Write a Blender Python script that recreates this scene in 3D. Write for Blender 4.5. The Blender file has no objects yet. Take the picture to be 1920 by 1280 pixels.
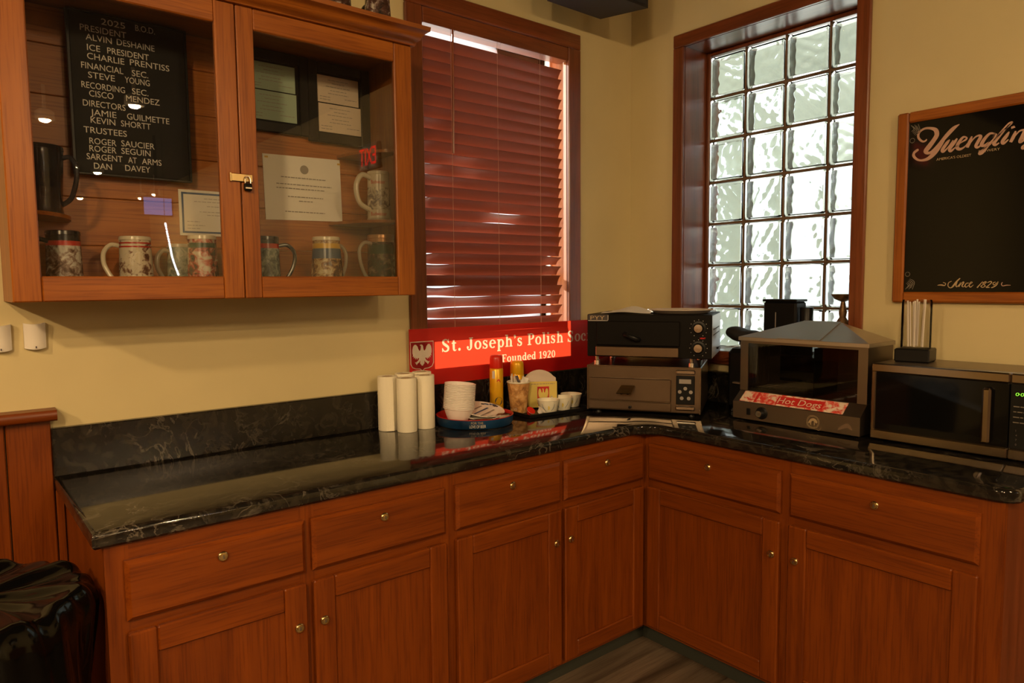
import bpy, bmesh, math, random
from mathutils import Vector, Matrix
random.seed(7)
S = bpy.context.scene
COL = S.collection
PI = math.pi

# ------------------------------------------------------------------ camera
cam_d = bpy.data.cameras.new('camera')
cam = bpy.data.objects.new('camera', cam_d)
COL.objects.link(cam)
cam_d.sensor_width = 36.0
cam_d.lens = 1315.13 / 1920 * 36.0
cam_d.clip_start = 0.05
_R = Vector((0.77211922, -0.6354147, -0.00894831))
_U = Vector((0.05774123, 0.05612692, 0.99675259))
_F = Vector((0.632849, 0.77012852, -0.0800263))
cam.matrix_world = Matrix(((_R.x, _U.x, -_F.x, -2.7868), (_R.y, _U.y, -_F.y, -2.4237),
                           (_R.z, _U.z, -_F.z, 1.46), (0, 0, 0, 1)))
S.camera = cam

# ------------------------------------------------------------------ world, exposure
SKY = 1.5             # daylight outside
LAMP = 880.0          # ceiling lamp lens radiance
LAMP_COL = (1.0, 0.66, 0.33)
w = bpy.data.worlds.new('World')
S.world = w
w.use_nodes = True
bg = w.node_tree.nodes['Background']
bg.inputs[0].default_value = (0.93, 0.97, 1.0, 1)
bg.inputs[1].default_value = SKY
sun_d = bpy.data.lights.new('sun', 'SUN')
sun_d.energy = 42.0; sun_d.angle = math.radians(0.6); sun_d.color = (1.0, 0.95, 0.86)
sun = bpy.data.objects.new('sun', sun_d); COL.objects.link(sun)
sun.rotation_euler = Vector((0.10, -0.95, -0.29)).to_track_quat('-Z', 'Y').to_euler()
sun.location = (-4, 8, 7)
S.cycles.transparent_max_bounces = 32
S.view_settings.view_transform = 'Standard'
S.view_settings.look = 'None'
S.view_settings.exposure = 0.0
S.view_settings.gamma = 1.0
S.view_settings.use_curve_mapping = False

# ------------------------------------------------------------------ materials
MATS = {}
def newmat(name):
    m = bpy.data.materials.new(name)
    m.use_nodes = True
    MATS[name] = m
    nt = m.node_tree
    return m, nt, nt.nodes['Principled BSDF']
def N(nt, typ, **kw):
    n = nt.nodes.new(typ)
    for k, v in kw.items():
        if k in n.inputs.keys():
            n.inputs[k].default_value = v
        else:
            setattr(n, k, v)
    return n
def c4(c): return (c[0], c[1], c[2], 1)
def plain(name, col, rough=0.5, metal=0.0, spec=0.5, coat=0.0, emit=None, estr=0.0, var=0.0, vscale=30, bump=0.0):
    m, nt, b = newmat(name)
    b.inputs['Base Color'].default_value = c4(col)
    b.inputs['Roughness'].default_value = rough
    b.inputs['Metallic'].default_value = metal
    b.inputs['Specular IOR Level'].default_value = spec
    b.inputs['Coat Weight'].default_value = coat
    if emit:
        b.inputs['Emission Color'].default_value = c4(emit)
        b.inputs['Emission Strength'].default_value = estr
    if var or bump:
        tc = N(nt, 'ShaderNodeTexCoord')
        no = N(nt, 'ShaderNodeTexNoise', Scale=vscale, Detail=4.0)
        nt.links.new(tc.outputs['Object'], no.inputs['Vector'])
        if var:
            r = N(nt, 'ShaderNodeValToRGB')
            r.color_ramp.elements[0].position = 0.3; r.color_ramp.elements[1].position = 0.7
            r.color_ramp.elements[0].color = c4([x * (1 - var) for x in col])
            r.color_ramp.elements[1].color = c4([min(1, x * (1 + var)) for x in col])
            nt.links.new(no.outputs['Fac'], r.inputs['Fac'])
            nt.links.new(r.outputs['Color'], b.inputs['Base Color'])
        if bump:
            bp = N(nt, 'ShaderNodeBump', Strength=bump, Distance=0.002)
            nt.links.new(no.outputs['Fac'], bp.inputs['Height'])
            nt.links.new(bp.outputs['Normal'], b.inputs['Normal'])
    return m
def wood(name, axis, dark, light, rough=0.36, coarse=1.0, coat=0.10):
    """oak: growth figure and pores stretched along one local axis"""
    m, nt, b = newmat(name)
    tc = N(nt, 'ShaderNodeTexCoord'); oi = N(nt, 'ShaderNodeObjectInfo')
    mul = N(nt, 'ShaderNodeVectorMath', operation='SCALE'); mul.inputs[0].default_value = (13.7, 7.3, 9.1)
    nt.links.new(oi.outputs['Random'], mul.inputs['Scale'])
    add = N(nt, 'ShaderNodeVectorMath', operation='ADD')
    nt.links.new(tc.outputs['Object'], add.inputs[0]); nt.links.new(mul.outputs[0], add.inputs[1])
    def stretched(along, across, scale, detail, dist):
        mp = N(nt, 'ShaderNodeMapping')
        s = [across] * 3; s[axis] = along
        mp.inputs['Scale'].default_value = s
        nt.links.new(add.outputs[0], mp.inputs['Vector'])
        n = N(nt, 'ShaderNodeTexNoise', Scale=scale, Detail=detail, Distortion=dist)
        nt.links.new(mp.outputs[0], n.inputs['Vector'])
        return n
    a = stretched(0.7 * coarse, 11 * coarse, 2.2, 4.0, 0.35)
    p = stretched(7, 190, 1.0, 3.0, 0.0)
    r = N(nt, 'ShaderNodeValToRGB')
    r.color_ramp.elements[0].position = 0.32; r.color_ramp.elements[0].color = c4(dark)
    r.color_ramp.elements[1].position = 0.66; r.color_ramp.elements[1].color = c4(light)
    nt.links.new(a.outputs['Fac'], r.inputs['Fac'])
    rp = N(nt, 'ShaderNodeValToRGB')
    rp.color_ramp.elements[0].position = 0.36; rp.color_ramp.elements[0].color = (0.74, 0.68, 0.62, 1)
    rp.color_ramp.elements[1].position = 0.52; rp.color_ramp.elements[1].color = (1, 1, 1, 1)
    nt.links.new(p.outputs['Fac'], rp.inputs['Fac'])
    mx = N(nt, 'ShaderNodeMix', data_type='RGBA', blend_type='MULTIPLY')
    mx.inputs[0].default_value = 1.0
    nt.links.new(r.outputs['Color'], mx.inputs[6]); nt.links.new(rp.outputs['Color'], mx.inputs[7])
    nt.links.new(mx.outputs[2], b.inputs['Base Color'])
    b.inputs['Roughness'].default_value = rough
    b.inputs['Specular IOR Level'].default_value = 0.35
    b.inputs['Coat Weight'].default_value = coat; b.inputs['Coat Roughness'].default_value = 0.3
    bp = N(nt, 'ShaderNodeBump', Strength=0.12, Distance=0.001)
    nt.links.new(p.outputs['Fac'], bp.inputs['Height']); nt.links.new(bp.outputs['Normal'], b.inputs['Normal'])
    return m
OAK_D, OAK_L = (0.245, 0.066, 0.005), (0.345, 0.104, 0.010)
RED_D, RED_L = (0.140, 0.028, 0.0012), (0.200, 0.043, 0.002)
for i, ax in enumerate('xyz'):
    wood('oak_' + ax, i, OAK_D, OAK_L)
    wood('redoak_' + ax, i, RED_D, RED_L)
    wood('pine_' + ax, i, (0.32, 0.092, 0.012), (0.42, 0.140, 0.024), rough=0.45, coarse=0.7, coat=0.1)
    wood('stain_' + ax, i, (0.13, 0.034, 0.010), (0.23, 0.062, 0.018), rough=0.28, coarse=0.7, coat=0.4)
wood('floor_plank', 0, (0.055, 0.038, 0.024), (0.17, 0.125, 0.085), rough=0.45, coarse=0.8, coat=0.0)
plain('wall_paint', (0.60, 0.51, 0.27), 0.55, var=0.05, vscale=2.5, bump=0.05)
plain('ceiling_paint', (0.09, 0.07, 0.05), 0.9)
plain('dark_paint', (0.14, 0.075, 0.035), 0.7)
plain('vinyl_base', (0.036, 0.040, 0.031), 0.45)
plain('black_plastic', (0.006, 0.006, 0.006), 0.38, spec=0.25)
plain('black_matte', (0.012, 0.010, 0.009), 0.6)
plain('black_metal', (0.006, 0.005, 0.004), 0.45, spec=0.10)
plain('grey_side', (0.32, 0.32, 0.33), 0.4)
plain('steel', (0.36, 0.29, 0.21), 0.24, metal=1.0, var=0.08, vscale=8)
plain('steel_dull', (0.30, 0.25, 0.20), 0.36, metal=1.0, var=0.06, vscale=6)
plain('oven_steel', (0.29, 0.23, 0.165), 0.28, metal=1.0, var=0.1, vscale=7)
plain('steel_roof_lit', (0.60, 0.55, 0.48), 0.42, metal=1.0)  # paler than the other steel: window reflection put into the colour
plain('chrome', (0.86, 0.80, 0.70), 0.20, metal=1.0)
plain('brass', (0.66, 0.50, 0.24), 0.22, metal=1.0)
plain('paper', (0.80, 0.76, 0.68), 0.75, bump=0.1, vscale=60)
plain('towel', (0.84, 0.79, 0.62), 0.9, bump=0.6, vscale=260)
plain('cardboard', (0.35, 0.24, 0.13), 0.8)
plain('foam', (0.86, 0.82, 0.76), 0.55)
plain('ink', (0.06, 0.05, 0.05), 0.7)
plain('ink_grey', (0.30, 0.27, 0.24), 0.7)
plain('ink_blue', (0.05, 0.10, 0.22), 0.6)
plain('ink_red', (0.55, 0.02, 0.015), 0.5)
plain('mint_paper', (0.36, 0.47, 0.36), 0.7)
plain('cream_paper', (0.70, 0.58, 0.44), 0.7)
plain('white_plastic', (0.74, 0.70, 0.62), 0.45)
plain('letter_white', (0.62, 0.58, 0.52), 0.5)
plain('gold_print', (0.45, 0.33, 0.18), 0.45)
plain('rose_print', (0.50, 0.31, 0.23), 0.45)
plain('pale_print', (0.16, 0.14, 0.11), 0.5)
plain('board_black', (0.004, 0.004, 0.004), 0.06, spec=0.2)
plain('felt_black', (0.006, 0.005, 0.005), 0.6, spec=0.2)
plain('bag_black', (0.002, 0.002, 0.002), 0.12, spec=0.25)
plain('can_yellow', (0.75, 0.42, 0.01), 0.3, metal=0.25)
plain('can_red', (0.62, 0.02, 0.008), 0.3)
plain('tray_blue', (0.010, 0.05, 0.13), 0.3, metal=0.3, var=0.6, vscale=9)
plain('tray_red', (0.55, 0.02, 0.012), 0.3)
plain('napkin_yellow', (0.72, 0.58, 0.14), 0.5)
plain('napkin', (0.62, 0.53, 0.44), 0.85)
plain('cup_white', (0.80, 0.77, 0.62), 0.5)
plain('green_led', (0.0, 0.0, 0.0), 0.4, emit=(0.35, 1.0, 0.05), estr=1.2)
plain('red_led', (0.2, 0.0, 0.0), 0.4, emit=(1.0, 0.02, 0.01), estr=0.6)
plain('exit_red', (0.3, 0.0, 0.0), 0.4, emit=(1.0, 0.02, 0.01), estr=6.0)
plain('tv_screen', (0.0, 0.0, 0.0), 0.2, emit=(0.30, 0.42, 1.0), estr=3.0)
plain('led_white', (0.5, 0.5, 0.5), 0.3, emit=(0.85, 0.9, 1.0), estr=30.0)
plain('lamp_lens', (0.9, 0.85, 0.7), 0.4, emit=LAMP_COL, estr=LAMP)
plain('spot_lens', (0.9, 0.85, 0.7), 0.4, emit=LAMP_COL, estr=LAMP * 2.4)
plain('exterior_beige', (0.38, 0.41, 0.38), 0.8)
plain('exterior_concrete', (0.62, 0.63, 0.62), 0.9, var=0.1, vscale=1.0)
plain('mortar', (0.16, 0.10, 0.055), 0.85)
plain('cord', (0.42, 0.26, 0.18), 0.7)
plain('copper', (0.60, 0.30, 0.14), 0.35, metal=0.6)
plain('amber_plastic', (0.12, 0.05, 0.02), 0.2)
plain('figure_bronze', (0.22, 0.13, 0.06), 0.45, metal=0.5, var=0.5, vscale=60)
plain('straw_clear', (0.75, 0.70, 0.62), 0.25)
plain('grey_slots', (0.02, 0.02, 0.02), 0.7)

# blinds: stained plastic that lets a little light through
m, nt, b = newmat('slat')
b.inputs['Base Color'].default_value = (0.155, 0.036, 0.014, 1)
b.inputs['Roughness'].default_value = 0.38
b.inputs['Specular IOR Level'].default_value = 0.6
b.inputs['Coat Weight'].default_value = 0.2; b.inputs['Coat Roughness'].default_value = 0.32
# backlit plastic sign
def translucent(name, col, tcol, fac):
    m, nt, b = newmat(name)
    out = nt.nodes['Material Output']
    b.inputs['Base Color'].default_value = c4(col)
    b.inputs['Roughness'].default_value = 0.4
    t = N(nt, 'ShaderNodeBsdfTranslucent'); t.inputs['Color'].default_value = c4(tcol)
    mx = N(nt, 'ShaderNodeMixShader'); mx.inputs[0].default_value = fac
    nt.links.new(b.outputs[0], mx.inputs[1]); nt.links.new(t.outputs[0], mx.inputs[2])
    nt.links.new(mx.outputs[0], out.inputs['Surface'])
translucent('sign_red', (0.46, 0.008, 0.006), (0.80, 0.060, 0.020), 0.11)
translucent('sign_white', (0.60, 0.54, 0.46), (0.8, 0.58, 0.34), 0.10)
translucent('sign_dark_red', (0.30, 0.008, 0.012), (0.5, 0.02, 0.02), 0.4)
# thin clear panes: fresnel mix of straight transmission and mirror reflection
def pane_mat(name, tint, rough=0.0, ior=1.5):
    m, nt, b = newmat(name)
    nt.nodes.remove(b)
    out = nt.nodes['Material Output']
    t = N(nt, 'ShaderNodeBsdfTransparent'); t.inputs['Color'].default_value = c4(tint)
    g = N(nt, 'ShaderNodeBsdfGlossy'); g.inputs['Roughness'].default_value = rough
    fr = N(nt, 'ShaderNodeFresnel'); fr.inputs['IOR'].default_value = ior
    mx = N(nt, 'ShaderNodeMixShader')
    nt.links.new(fr.outputs[0], mx.inputs[0]); nt.links.new(t.outputs[0], mx.inputs[1]); nt.links.new(g.outputs[0], mx.inputs[2])
    nt.links.new(mx.outputs[0], out.inputs['Surface'])
pane_mat('pane', (0.96, 0.97, 0.96))
pane_mat('wrap_film', (0.93, 0.93, 0.93), 0.12, 1.7)
pane_mat('jar_clear', (0.95, 0.95, 0.95), 0.03, 1.16)
pane_mat('smoked_pane', (0.62, 0.62, 0.60), 0.02, 1.5)
m, nt, b = newmat('block_glass')
b.inputs['Base Color'].default_value = (0.93, 0.97, 0.94, 1)
b.inputs['Roughness'].default_value = 0.02
b.inputs['IOR'].default_value = 1.45
b.inputs['Transmission Weight'].default_value = 1.0
m, nt, b = newmat('mug_glass')
b.inputs['Base Color'].default_value = (0.05, 0.045, 0.055, 1)
b.inputs['Roughness'].default_value = 0.08
b.inputs['Transmission Weight'].default_value = 0.6

# dark marbled laminate: polished on the worktop, satin on the upstand
for lname, lrough in (('laminate', 0.075), ('laminate_satin', 0.24)):
    m, nt, b = newmat(lname)
    tc = N(nt, 'ShaderNodeTexCoord')
    n0 = N(nt, 'ShaderNodeTexNoise', Scale=3.2, Detail=3.0, Distortion=0.4)
    n1 = N(nt, 'ShaderNodeTexNoise', Scale=9.0, Detail=6.0, Roughness=0.62, Distortion=1.3)
    n2 = N(nt, 'ShaderNodeTexNoise', Scale=16.0, Detail=4.0, Distortion=2.2)
    for n in (n0, n1, n2): nt.links.new(tc.outputs['Object'], n.inputs['Vector'])
    rv = N(nt, 'ShaderNodeValToRGB')
    e = rv.color_ramp.elements
    e[0].position = 0.475; e[0].color = (0, 0, 0, 1); e[1].position = 0.525; e[1].color = (0, 0, 0, 1)
    x = e.new(0.50); x.color = (1, 1, 1, 1)
    nt.links.new(n1.outputs['Fac'], rv.inputs['Fac'])
    rm = N(nt, 'ShaderNodeValToRGB')
    rm.color_ramp.elements[0].position = 0.47; rm.color_ramp.elements[1].position = 0.62
    nt.links.new(n0.outputs['Fac'], rm.inputs['Fac'])
    ve = N(nt, 'ShaderNodeMath', operation='MULTIPLY')
    nt.links.new(rv.outputs['Color'], ve.inputs[0]); nt.links.new(rm.outputs['Color'], ve.inputs[1])
    rb = N(nt, 'ShaderNodeValToRGB')
    rb.color_ramp.elements[0].position = 0.42; rb.color_ramp.elements[0].color = (0.008, 0.007, 0.006, 1)
    rb.color_ramp.elements[1].position = 0.75; rb.color_ramp.elements[1].color = (0.028, 0.023, 0.016, 1)
    nt.links.new(n2.outputs['Fac'], rb.inputs['Fac'])
    mx = N(nt, 'ShaderNodeMix', data_type='RGBA')
    nt.links.new(ve.outputs[0], mx.inputs[0]); nt.links.new(rb.outputs['Color'], mx.inputs[6]); mx.inputs[7].default_value = (0.125, 0.108, 0.085, 1)
    nt.links.new(mx.outputs[2], b.inputs['Base Color'])
    b.inputs['Roughness'].default_value = lrough
    b.inputs['Specular IOR Level'].default_value = 0.45

def painted(name, cols, scale=38.0, rough=0.25):
    """glazed stein decoration: a mottled picture in a few colours"""
    m, nt, b = newmat(name)
    tc = N(nt, 'ShaderNodeTexCoord')
    n = N(nt, 'ShaderNodeTexNoise', Scale=scale, Detail=5.0, Roughness=0.65, Distortion=0.8)
    nt.links.new(tc.outputs['Object'], n.inputs['Vector'])
    r = N(nt, 'ShaderNodeValToRGB'); r.color_ramp.interpolation = 'LINEAR'
    k = len(cols); e = r.color_ramp.elements
    e[0].position = 0.32; e[0].color = c4(cols[0]); e[1].position = 0.68; e[1].color = c4(cols[-1])
    for i in range(1, k - 1):
        q = e.new(0.32 + 0.36 * i / (k - 1)); q.color = c4(cols[i])
    nt.links.new(n.outputs['Fac'], r.inputs['Fac']); nt.links.new(r.outputs['Color'], b.inputs['Base Color'])
    b.inputs['Roughness'].default_value = rough
    bp = N(nt, 'ShaderNodeBump', Strength=0.5, Distance=0.004)
    nt.links.new(n.outputs['Fac'], bp.inputs['Height']); nt.links.new(bp.outputs['Normal'], b.inputs['Normal'])
    return m
CREAM = (0.62, 0.54, 0.40); BRN = (0.09, 0.045, 0.025); DK = (0.02, 0.016, 0.015)
painted('scene_snow', [DK, BRN, (0.25, 0.17, 0.13), (0.5, 0.47, 0.42), (0.62, 0.58, 0.5)])
painted('scene_cream', [BRN, (0.2, 0.1, 0.06), CREAM, CREAM, (0.6, 0.5, 0.3)])
painted('scene_red', [DK, BRN, (0.45, 0.08, 0.05), (0.55, 0.45, 0.35), CREAM])
painted('scene_village', [DK, BRN, (0.3, 0.16, 0.07), (0.50, 0.38, 0.2), (0.6, 0.52, 0.35)])
painted('scene_green', [(0.01, 0.015, 0.012), (0.02, 0.05, 0.03), (0.05, 0.04, 0.03), (0.25, 0.22, 0.15), (0.1, 0.13, 0.05)])
painted('scene_blue', [(0.02, 0.03, 0.03), (0.09, 0.12, 0.11), (0.25, 0.28, 0.24), (0.4, 0.4, 0.33)])
painted('scene_ivory', [(0.10, 0.08, 0.10), (0.25, 0.2, 0.16), CREAM, (0.7, 0.62, 0.46)])
painted('scene_dark', [DK, (0.06, 0.03, 0.02), (0.10, 0.05, 0.04), (0.5, 0.46, 0.4)])
painted('scene_grass', [(0.10, 0.12, 0.03), (0.35, 0.32, 0.12), (0.5, 0.45, 0.3)])
painted('coffee_print', [(0.14, 0.05, 0.02), (0.42, 0.20, 0.06), (0.65, 0.36, 0.12), (0.72, 0.5, 0.28)], scale=26, rough=0.5)
painted('hotdog_print', [(0.75, 0.62, 0.50), (0.75, 0.62, 0.50), (0.65, 0.05, 0.03), (0.60, 0.03, 0.02)], scale=30, rough=0.5)
painted('blanket_snacks', [(0.30, 0.12, 0.06), (0.55, 0.40, 0.28), (0.7, 0.62, 0.5), (0.45, 0.2, 0.1)], scale=30, rough=0.4)
plain('glaze_cream', (0.66, 0.58, 0.42), 0.25)
plain('glaze_ivory', (0.60, 0.52, 0.38), 0.25)
plain('glaze_red', (0.42, 0.03, 0.02), 0.25)
plain('glaze_green', (0.02, 0.06, 0.035), 0.25)
plain('glaze_black', (0.018, 0.016, 0.016), 0.22)
plain('glaze_navy', (0.03, 0.03, 0.09), 0.25)
plain('glaze_blue', (0.06, 0.10, 0.16), 0.25)
plain('glaze_gold', (0.60, 0.36, 0.05), 0.3)
plain('glaze_orange', (0.50, 0.20, 0.03), 0.3)
plain('glaze_tan', (0.40, 0.33, 0.24), 0.3)

# ------------------------------------------------------------------ mesh helpers
class MB:
    def __init__(s): s.v = []; s.f = []; s.m = []; s.mats = []
    def mi(s, mat):
        if mat not in s.mats: s.mats.append(mat)
        return s.mats.index(mat)
    def raw(s, vs, fs, mat, M=None):
        o = len(s.v)
        for p in vs:
            p = Vector(p)
            s.v.append(tuple(M @ p) if M is not None else tuple(p))
        k = s.mi(mat)
        for f in fs:
            s.f.append([i + o for i in f]); s.m.append(k)
        return s
    def box(s, x0, x1, y0, y1, z0, z1, mat, bev=0.0, M=None):
        cx, cy, cz = (x0 + x1) / 2, (y0 + y1) / 2, (z0 + z1) / 2
        hx, hy, hz = abs(x1 - x0) / 2, abs(y1 - y0) / 2, abs(z1 - z0) / 2
        bev = min(bev, hx * 0.9, hy * 0.9, hz * 0.9)
        if bev <= 0:
            vs = [(cx + a * hx, cy + b * hy, cz + c * hz) for a in (-1, 1) for b in (-1, 1) for c in (-1, 1)]
            fs = [(0, 1, 3, 2), (4, 6, 7, 5), (0, 4, 5, 1), (2, 3, 7, 6), (0, 2, 6, 4), (1, 5, 7, 3)]
            return s.raw(vs, fs, mat, M)
        vs = []; ix = {}
        for a in (-1, 1):
            for b in (-1, 1):
                for c in (-1, 1):
                    for ax in range(3):
                        h = [hx - bev, hy - bev, hz - bev]; h[ax] += bev
                        ix[(a, b, c, ax)] = len(vs)
                        vs.append((cx + a * h[0], cy + b * h[1], cz + c * h[2]))
        fs = []
        for sg in (-1, 1):
            fs.append([ix[(sg, b, c, 0)] for b, c in ((-1, -1), (1, -1), (1, 1), (-1, 1))][::sg])
            fs.append([ix[(a, sg, c, 1)] for a, c in ((-1, -1), (-1, 1), (1, 1), (1, -1))][::sg])
            fs.append([ix[(a, b, sg, 2)] for a, b in ((-1, -1), (1, -1), (1, 1), (-1, 1))][::sg])
        for p in (-1, 1):
            for q in (-1, 1):
                fs.append([ix[(-1, p, q, 1)], ix[(1, p, q, 1)], ix[(1, p, q, 2)], ix[(-1, p, q, 2)]])
                fs.append([ix[(p, -1, q, 0)], ix[(p, 1, q, 0)], ix[(p, 1, q, 2)], ix[(p, -1, q, 2)]])
                fs.append([ix[(p, q, -1, 0)], ix[(p, q, 1, 0)], ix[(p, q, 1, 1)], ix[(p, q, -1, 1)]])
        for a in (-1, 1):
            for b in (-1, 1):
                for c in (-1, 1):
                    fs.append([ix[(a, b, c, 0)], ix[(a, b, c, 1)], ix[(a, b, c, 2)]])
        return s.raw(vs, fs, mat, M)
    def lathe(s, prof, mats, n=28, M=None, cap0=True, cap1=True):
        """prof [(r,z)...]; mats one name or one per segment"""
        if isinstance(mats, str): mats = [mats] * (len(prof) - 1)
        o = len(s.v); T = (lambda p: tuple(M @ Vector(p))) if M is not None else (lambda p: p)
        for r, z in prof:
            for i in range(n):
                a = 2 * PI * i / n
                s.v.append(T((r * math.cos(a), r * math.sin(a), z)))
        for j in range(len(prof) - 1):
            k = s.mi(mats[j])
            for i in range(n):
                i2 = (i + 1) % n
                s.f.append([o + j * n + i, o + j * n + i2, o + (j + 1) * n + i2, o + (j + 1) * n + i]); s.m.append(k)
        if cap0: s.f.append([o + i for i in range(n)][::-1]); s.m.append(s.mi(mats[0]))
        if cap1: s.f.append([o + (len(prof) - 1) * n + i for i in range(n)]); s.m.append(s.mi(mats[-1]))
        return s
    def tube(s, path, r, mat, n=8, M=None, closed=False):
        P = [Vector(p) for p in path]; k = len(P)
        rr = r if isinstance(r, (list, tuple)) else [r] * k
        o = len(s.v); up = None; kk = s.mi(mat)
        for i in range(k):
            if closed: t = (P[(i + 1) % k] - P[i - 1])
            else: t = P[min(i + 1, k - 1)] - P[max(i - 1, 0)]
            t = t.normalized()
            if up is None:
                up = t.orthogonal().normalized()
            up = (up - t * up.dot(t)).normalized()
            sd = t.cross(up)
            for j in range(n):
                a = 2 * PI * j / n
                q = P[i] + up * (math.cos(a) * rr[i]) + sd * (math.sin(a) * rr[i])
                s.v.append(tuple(M @ q) if M is not None else tuple(q))
        for i in range(k if closed else k - 1):
            i2 = (i + 1) % k
            for j in range(n):
                j2 = (j + 1) % n
                s.f.append([o + i * n + j, o + i * n + j2, o + i2 * n + j2, o + i2 * n + j]); s.m.append(kk)
        if not closed:
            s.f.append([o + j for j in range(n)][::-1]); s.m.append(kk)
            s.f.append([o + (k - 1) * n + j for j in range(n)]); s.m.append(kk)
        return s
    def prism(s, poly, h0, h1, mat, M=None):
        """polygon (a,b) extruded along third axis: default plane XY, along Z"""
        n = len(poly)
        vs = [(a, b, h0) for a, b in poly] + [(a, b, h1) for a, b in poly]
        fs = [list(range(n))[::-1], list(range(n, 2 * n))] + [[i, (i + 1) % n, n + (i + 1) % n, n + i] for i in range(n)]
        return s.raw(vs, fs, mat, M)
    def grid(s, nu, nv, fn, mat, M=None, wrap=False):
        vs = [fn(i / nu, j / nv) for j in range(nv + 1) for i in range(nu + 1)]
        W = nu + 1
        fs = [[j * W + i, j * W + i + 1, (j + 1) * W + i + 1, (j + 1) * W + i] for j in range(nv) for i in range(nu)]
        return s.raw(vs, fs, mat, M)
    def mesh(s, name, smooth=35, recalc=True):
        me = bpy.data.meshes.new(name)
        me.from_pydata(s.v, [], s.f)
        for mn in s.mats: me.materials.append(MATS[mn])
        me.polygons.foreach_set('material_index', s.m)
        if recalc:
            bm = bmesh.new(); bm.from_mesh(me)
            bmesh.ops.recalc_face_normals(bm, faces=bm.faces)
            bm.to_mesh(me); bm.free()
        if smooth:
            me.polygons.foreach_set('use_smooth', [True] * len(me.polygons))
            me.set_sharp_from_angle(angle=math.radians(smooth))
        me.update()
        return me
    def build(s, name, parent=None, loc=(0, 0, 0), rotz=0.0, smooth=35, recalc=True, rot=None, label=None):
        o = bpy.data.objects.new(name, s.mesh(name, smooth, recalc))
        return link(o, parent, loc, rotz, rot, label)
def link(o, parent=None, loc=(0, 0, 0), rotz=0.0, rot=None, label=None):
    COL.objects.link(o)
    o.parent = parent
    o.location = loc
    o.rotation_euler = rot if rot else (0, 0, rotz)
    if label: o['label'] = label
    return o
def inst(name, me, parent=None, loc=(0, 0, 0), rotz=0.0, rot=None):
    return link(bpy.data.objects.new(name, me), parent, loc, rotz, rot)
def tag(o, label, cat=None, group=None, kind=None):
    if label: o['label'] = label
    if cat: o['category'] = cat
    if group: o['group'] = group
    if kind: o['kind'] = kind
    return o
def thing(name, label, cat, loc=(0, 0, 0), rotz=0.0, group=None, rot=None):
    o = bpy.data.objects.new(name, None)
    o.empty_display_size = 0.05
    link(o, None, loc, rotz, rot)
    return tag(o, label, cat, group)
def struct(name, label=None, loc=(0, 0, 0), rotz=0.0):
    o = bpy.data.objects.new(name, None)
    link(o, None, loc, rotz)
    return tag(o, label, None, None, 'structure')
def cat_rom(pts, sub=8):
    """smooth a list of equal-length tuples"""
    n = len(pts); out = []
    if n < 3: return [tuple(p) for p in pts]
    for i in range(n - 1):
        p0, p1, p2, p3 = pts[max(i - 1, 0)], pts[i], pts[i + 1], pts[min(i + 2, n - 1)]
        for k in range(sub):
            t = k / sub
            out.append(tuple(0.5 * (2 * b + (c - a) * t + (2 * a - 5 * b + 4 * c - d) * t * t + (3 * b - a - 3 * c + d) * t ** 3)
                             for a, b, c, d in zip(p0, p1, p2, p3)))
    out.append(tuple(pts[-1]))
    return out
def ribbon(mb, pts, mat, y, fn=None, smooth=True, sub=6):
    """flat stroke in the local XZ plane facing -Y; pts (x, z, width)"""
    P = cat_rom(pts, sub) if smooth else pts
    vs = []
    for i in range(len(P)):
        a = P[max(i - 1, 0)]; b = P[min(i + 1, len(P) - 1)]
        dx, dz = b[0] - a[0], b[1] - a[1]
        l = math.hypot(dx, dz) or 1
        nx, nz = -dz / l, dx / l
        h = max(P[i][2], 0.0004) / 2
        vs += [(P[i][0] + nx * h, P[i][1] + nz * h), (P[i][0] - nx * h, P[i][1] - nz * h)]
    fs = [[2 * i, 2 * i + 1, 2 * i + 3, 2 * i + 2] for i in range(len(P) - 1)]
    mb.raw([fn(x, z, y) if fn else (x, y, z) for x, z in vs], fs, mat)
def disc(mb, x, z, r, mat, y, n=16, rz=None, fn=None):
    pts = [(x + r * math.cos(2 * PI * i / n), z + (rz or r) * math.sin(2 * PI * i / n)) for i in range(n)]
    mb.raw([fn(a, b, y) if fn else (a, y, b) for a, b in pts], [list(range(n))], mat)
_tc = {}
def text_geo(body):
    if body in _tc: return _tc[body]
    cu = bpy.data.curves.new('lettering', 'FONT'); cu.body = body; cu.size = 1.0; cu.resolution_u = 3
    ob = bpy.data.objects.new('lettering', cu)
    me = bpy.data.meshes.new_from_object(ob)
    vs = [tuple(v.co) for v in me.vertices]; fs = [list(p.vertices) for p in me.polygons]
    bpy.data.objects.remove(ob); bpy.data.curves.remove(cu); bpy.data.meshes.remove(me)
    x0 = min(v[0] for v in vs); x1 = max(v[0] for v in vs)
    _tc[body] = ([(v[0] - x0, v[1]) for v in vs], fs, x1 - x0)
    return _tc[body]
def text(mb, body, x, z, h, mat, y, width=None, center=False, fn=None, shear=0.0):
    """print in the local XZ plane facing -Y; h = capital height"""
    vs, fs, w0 = text_geo(body)
    k = h / 0.70; kx = (width / w0) if width else k
    if center: x -= w0 * kx / 2
    mb.raw([fn(x + a * kx + shear * b * k, z + b * k, y) if fn else (x + a * kx + shear * b * k, y, z + b * k) for a, b in vs], fs, mat)
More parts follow.
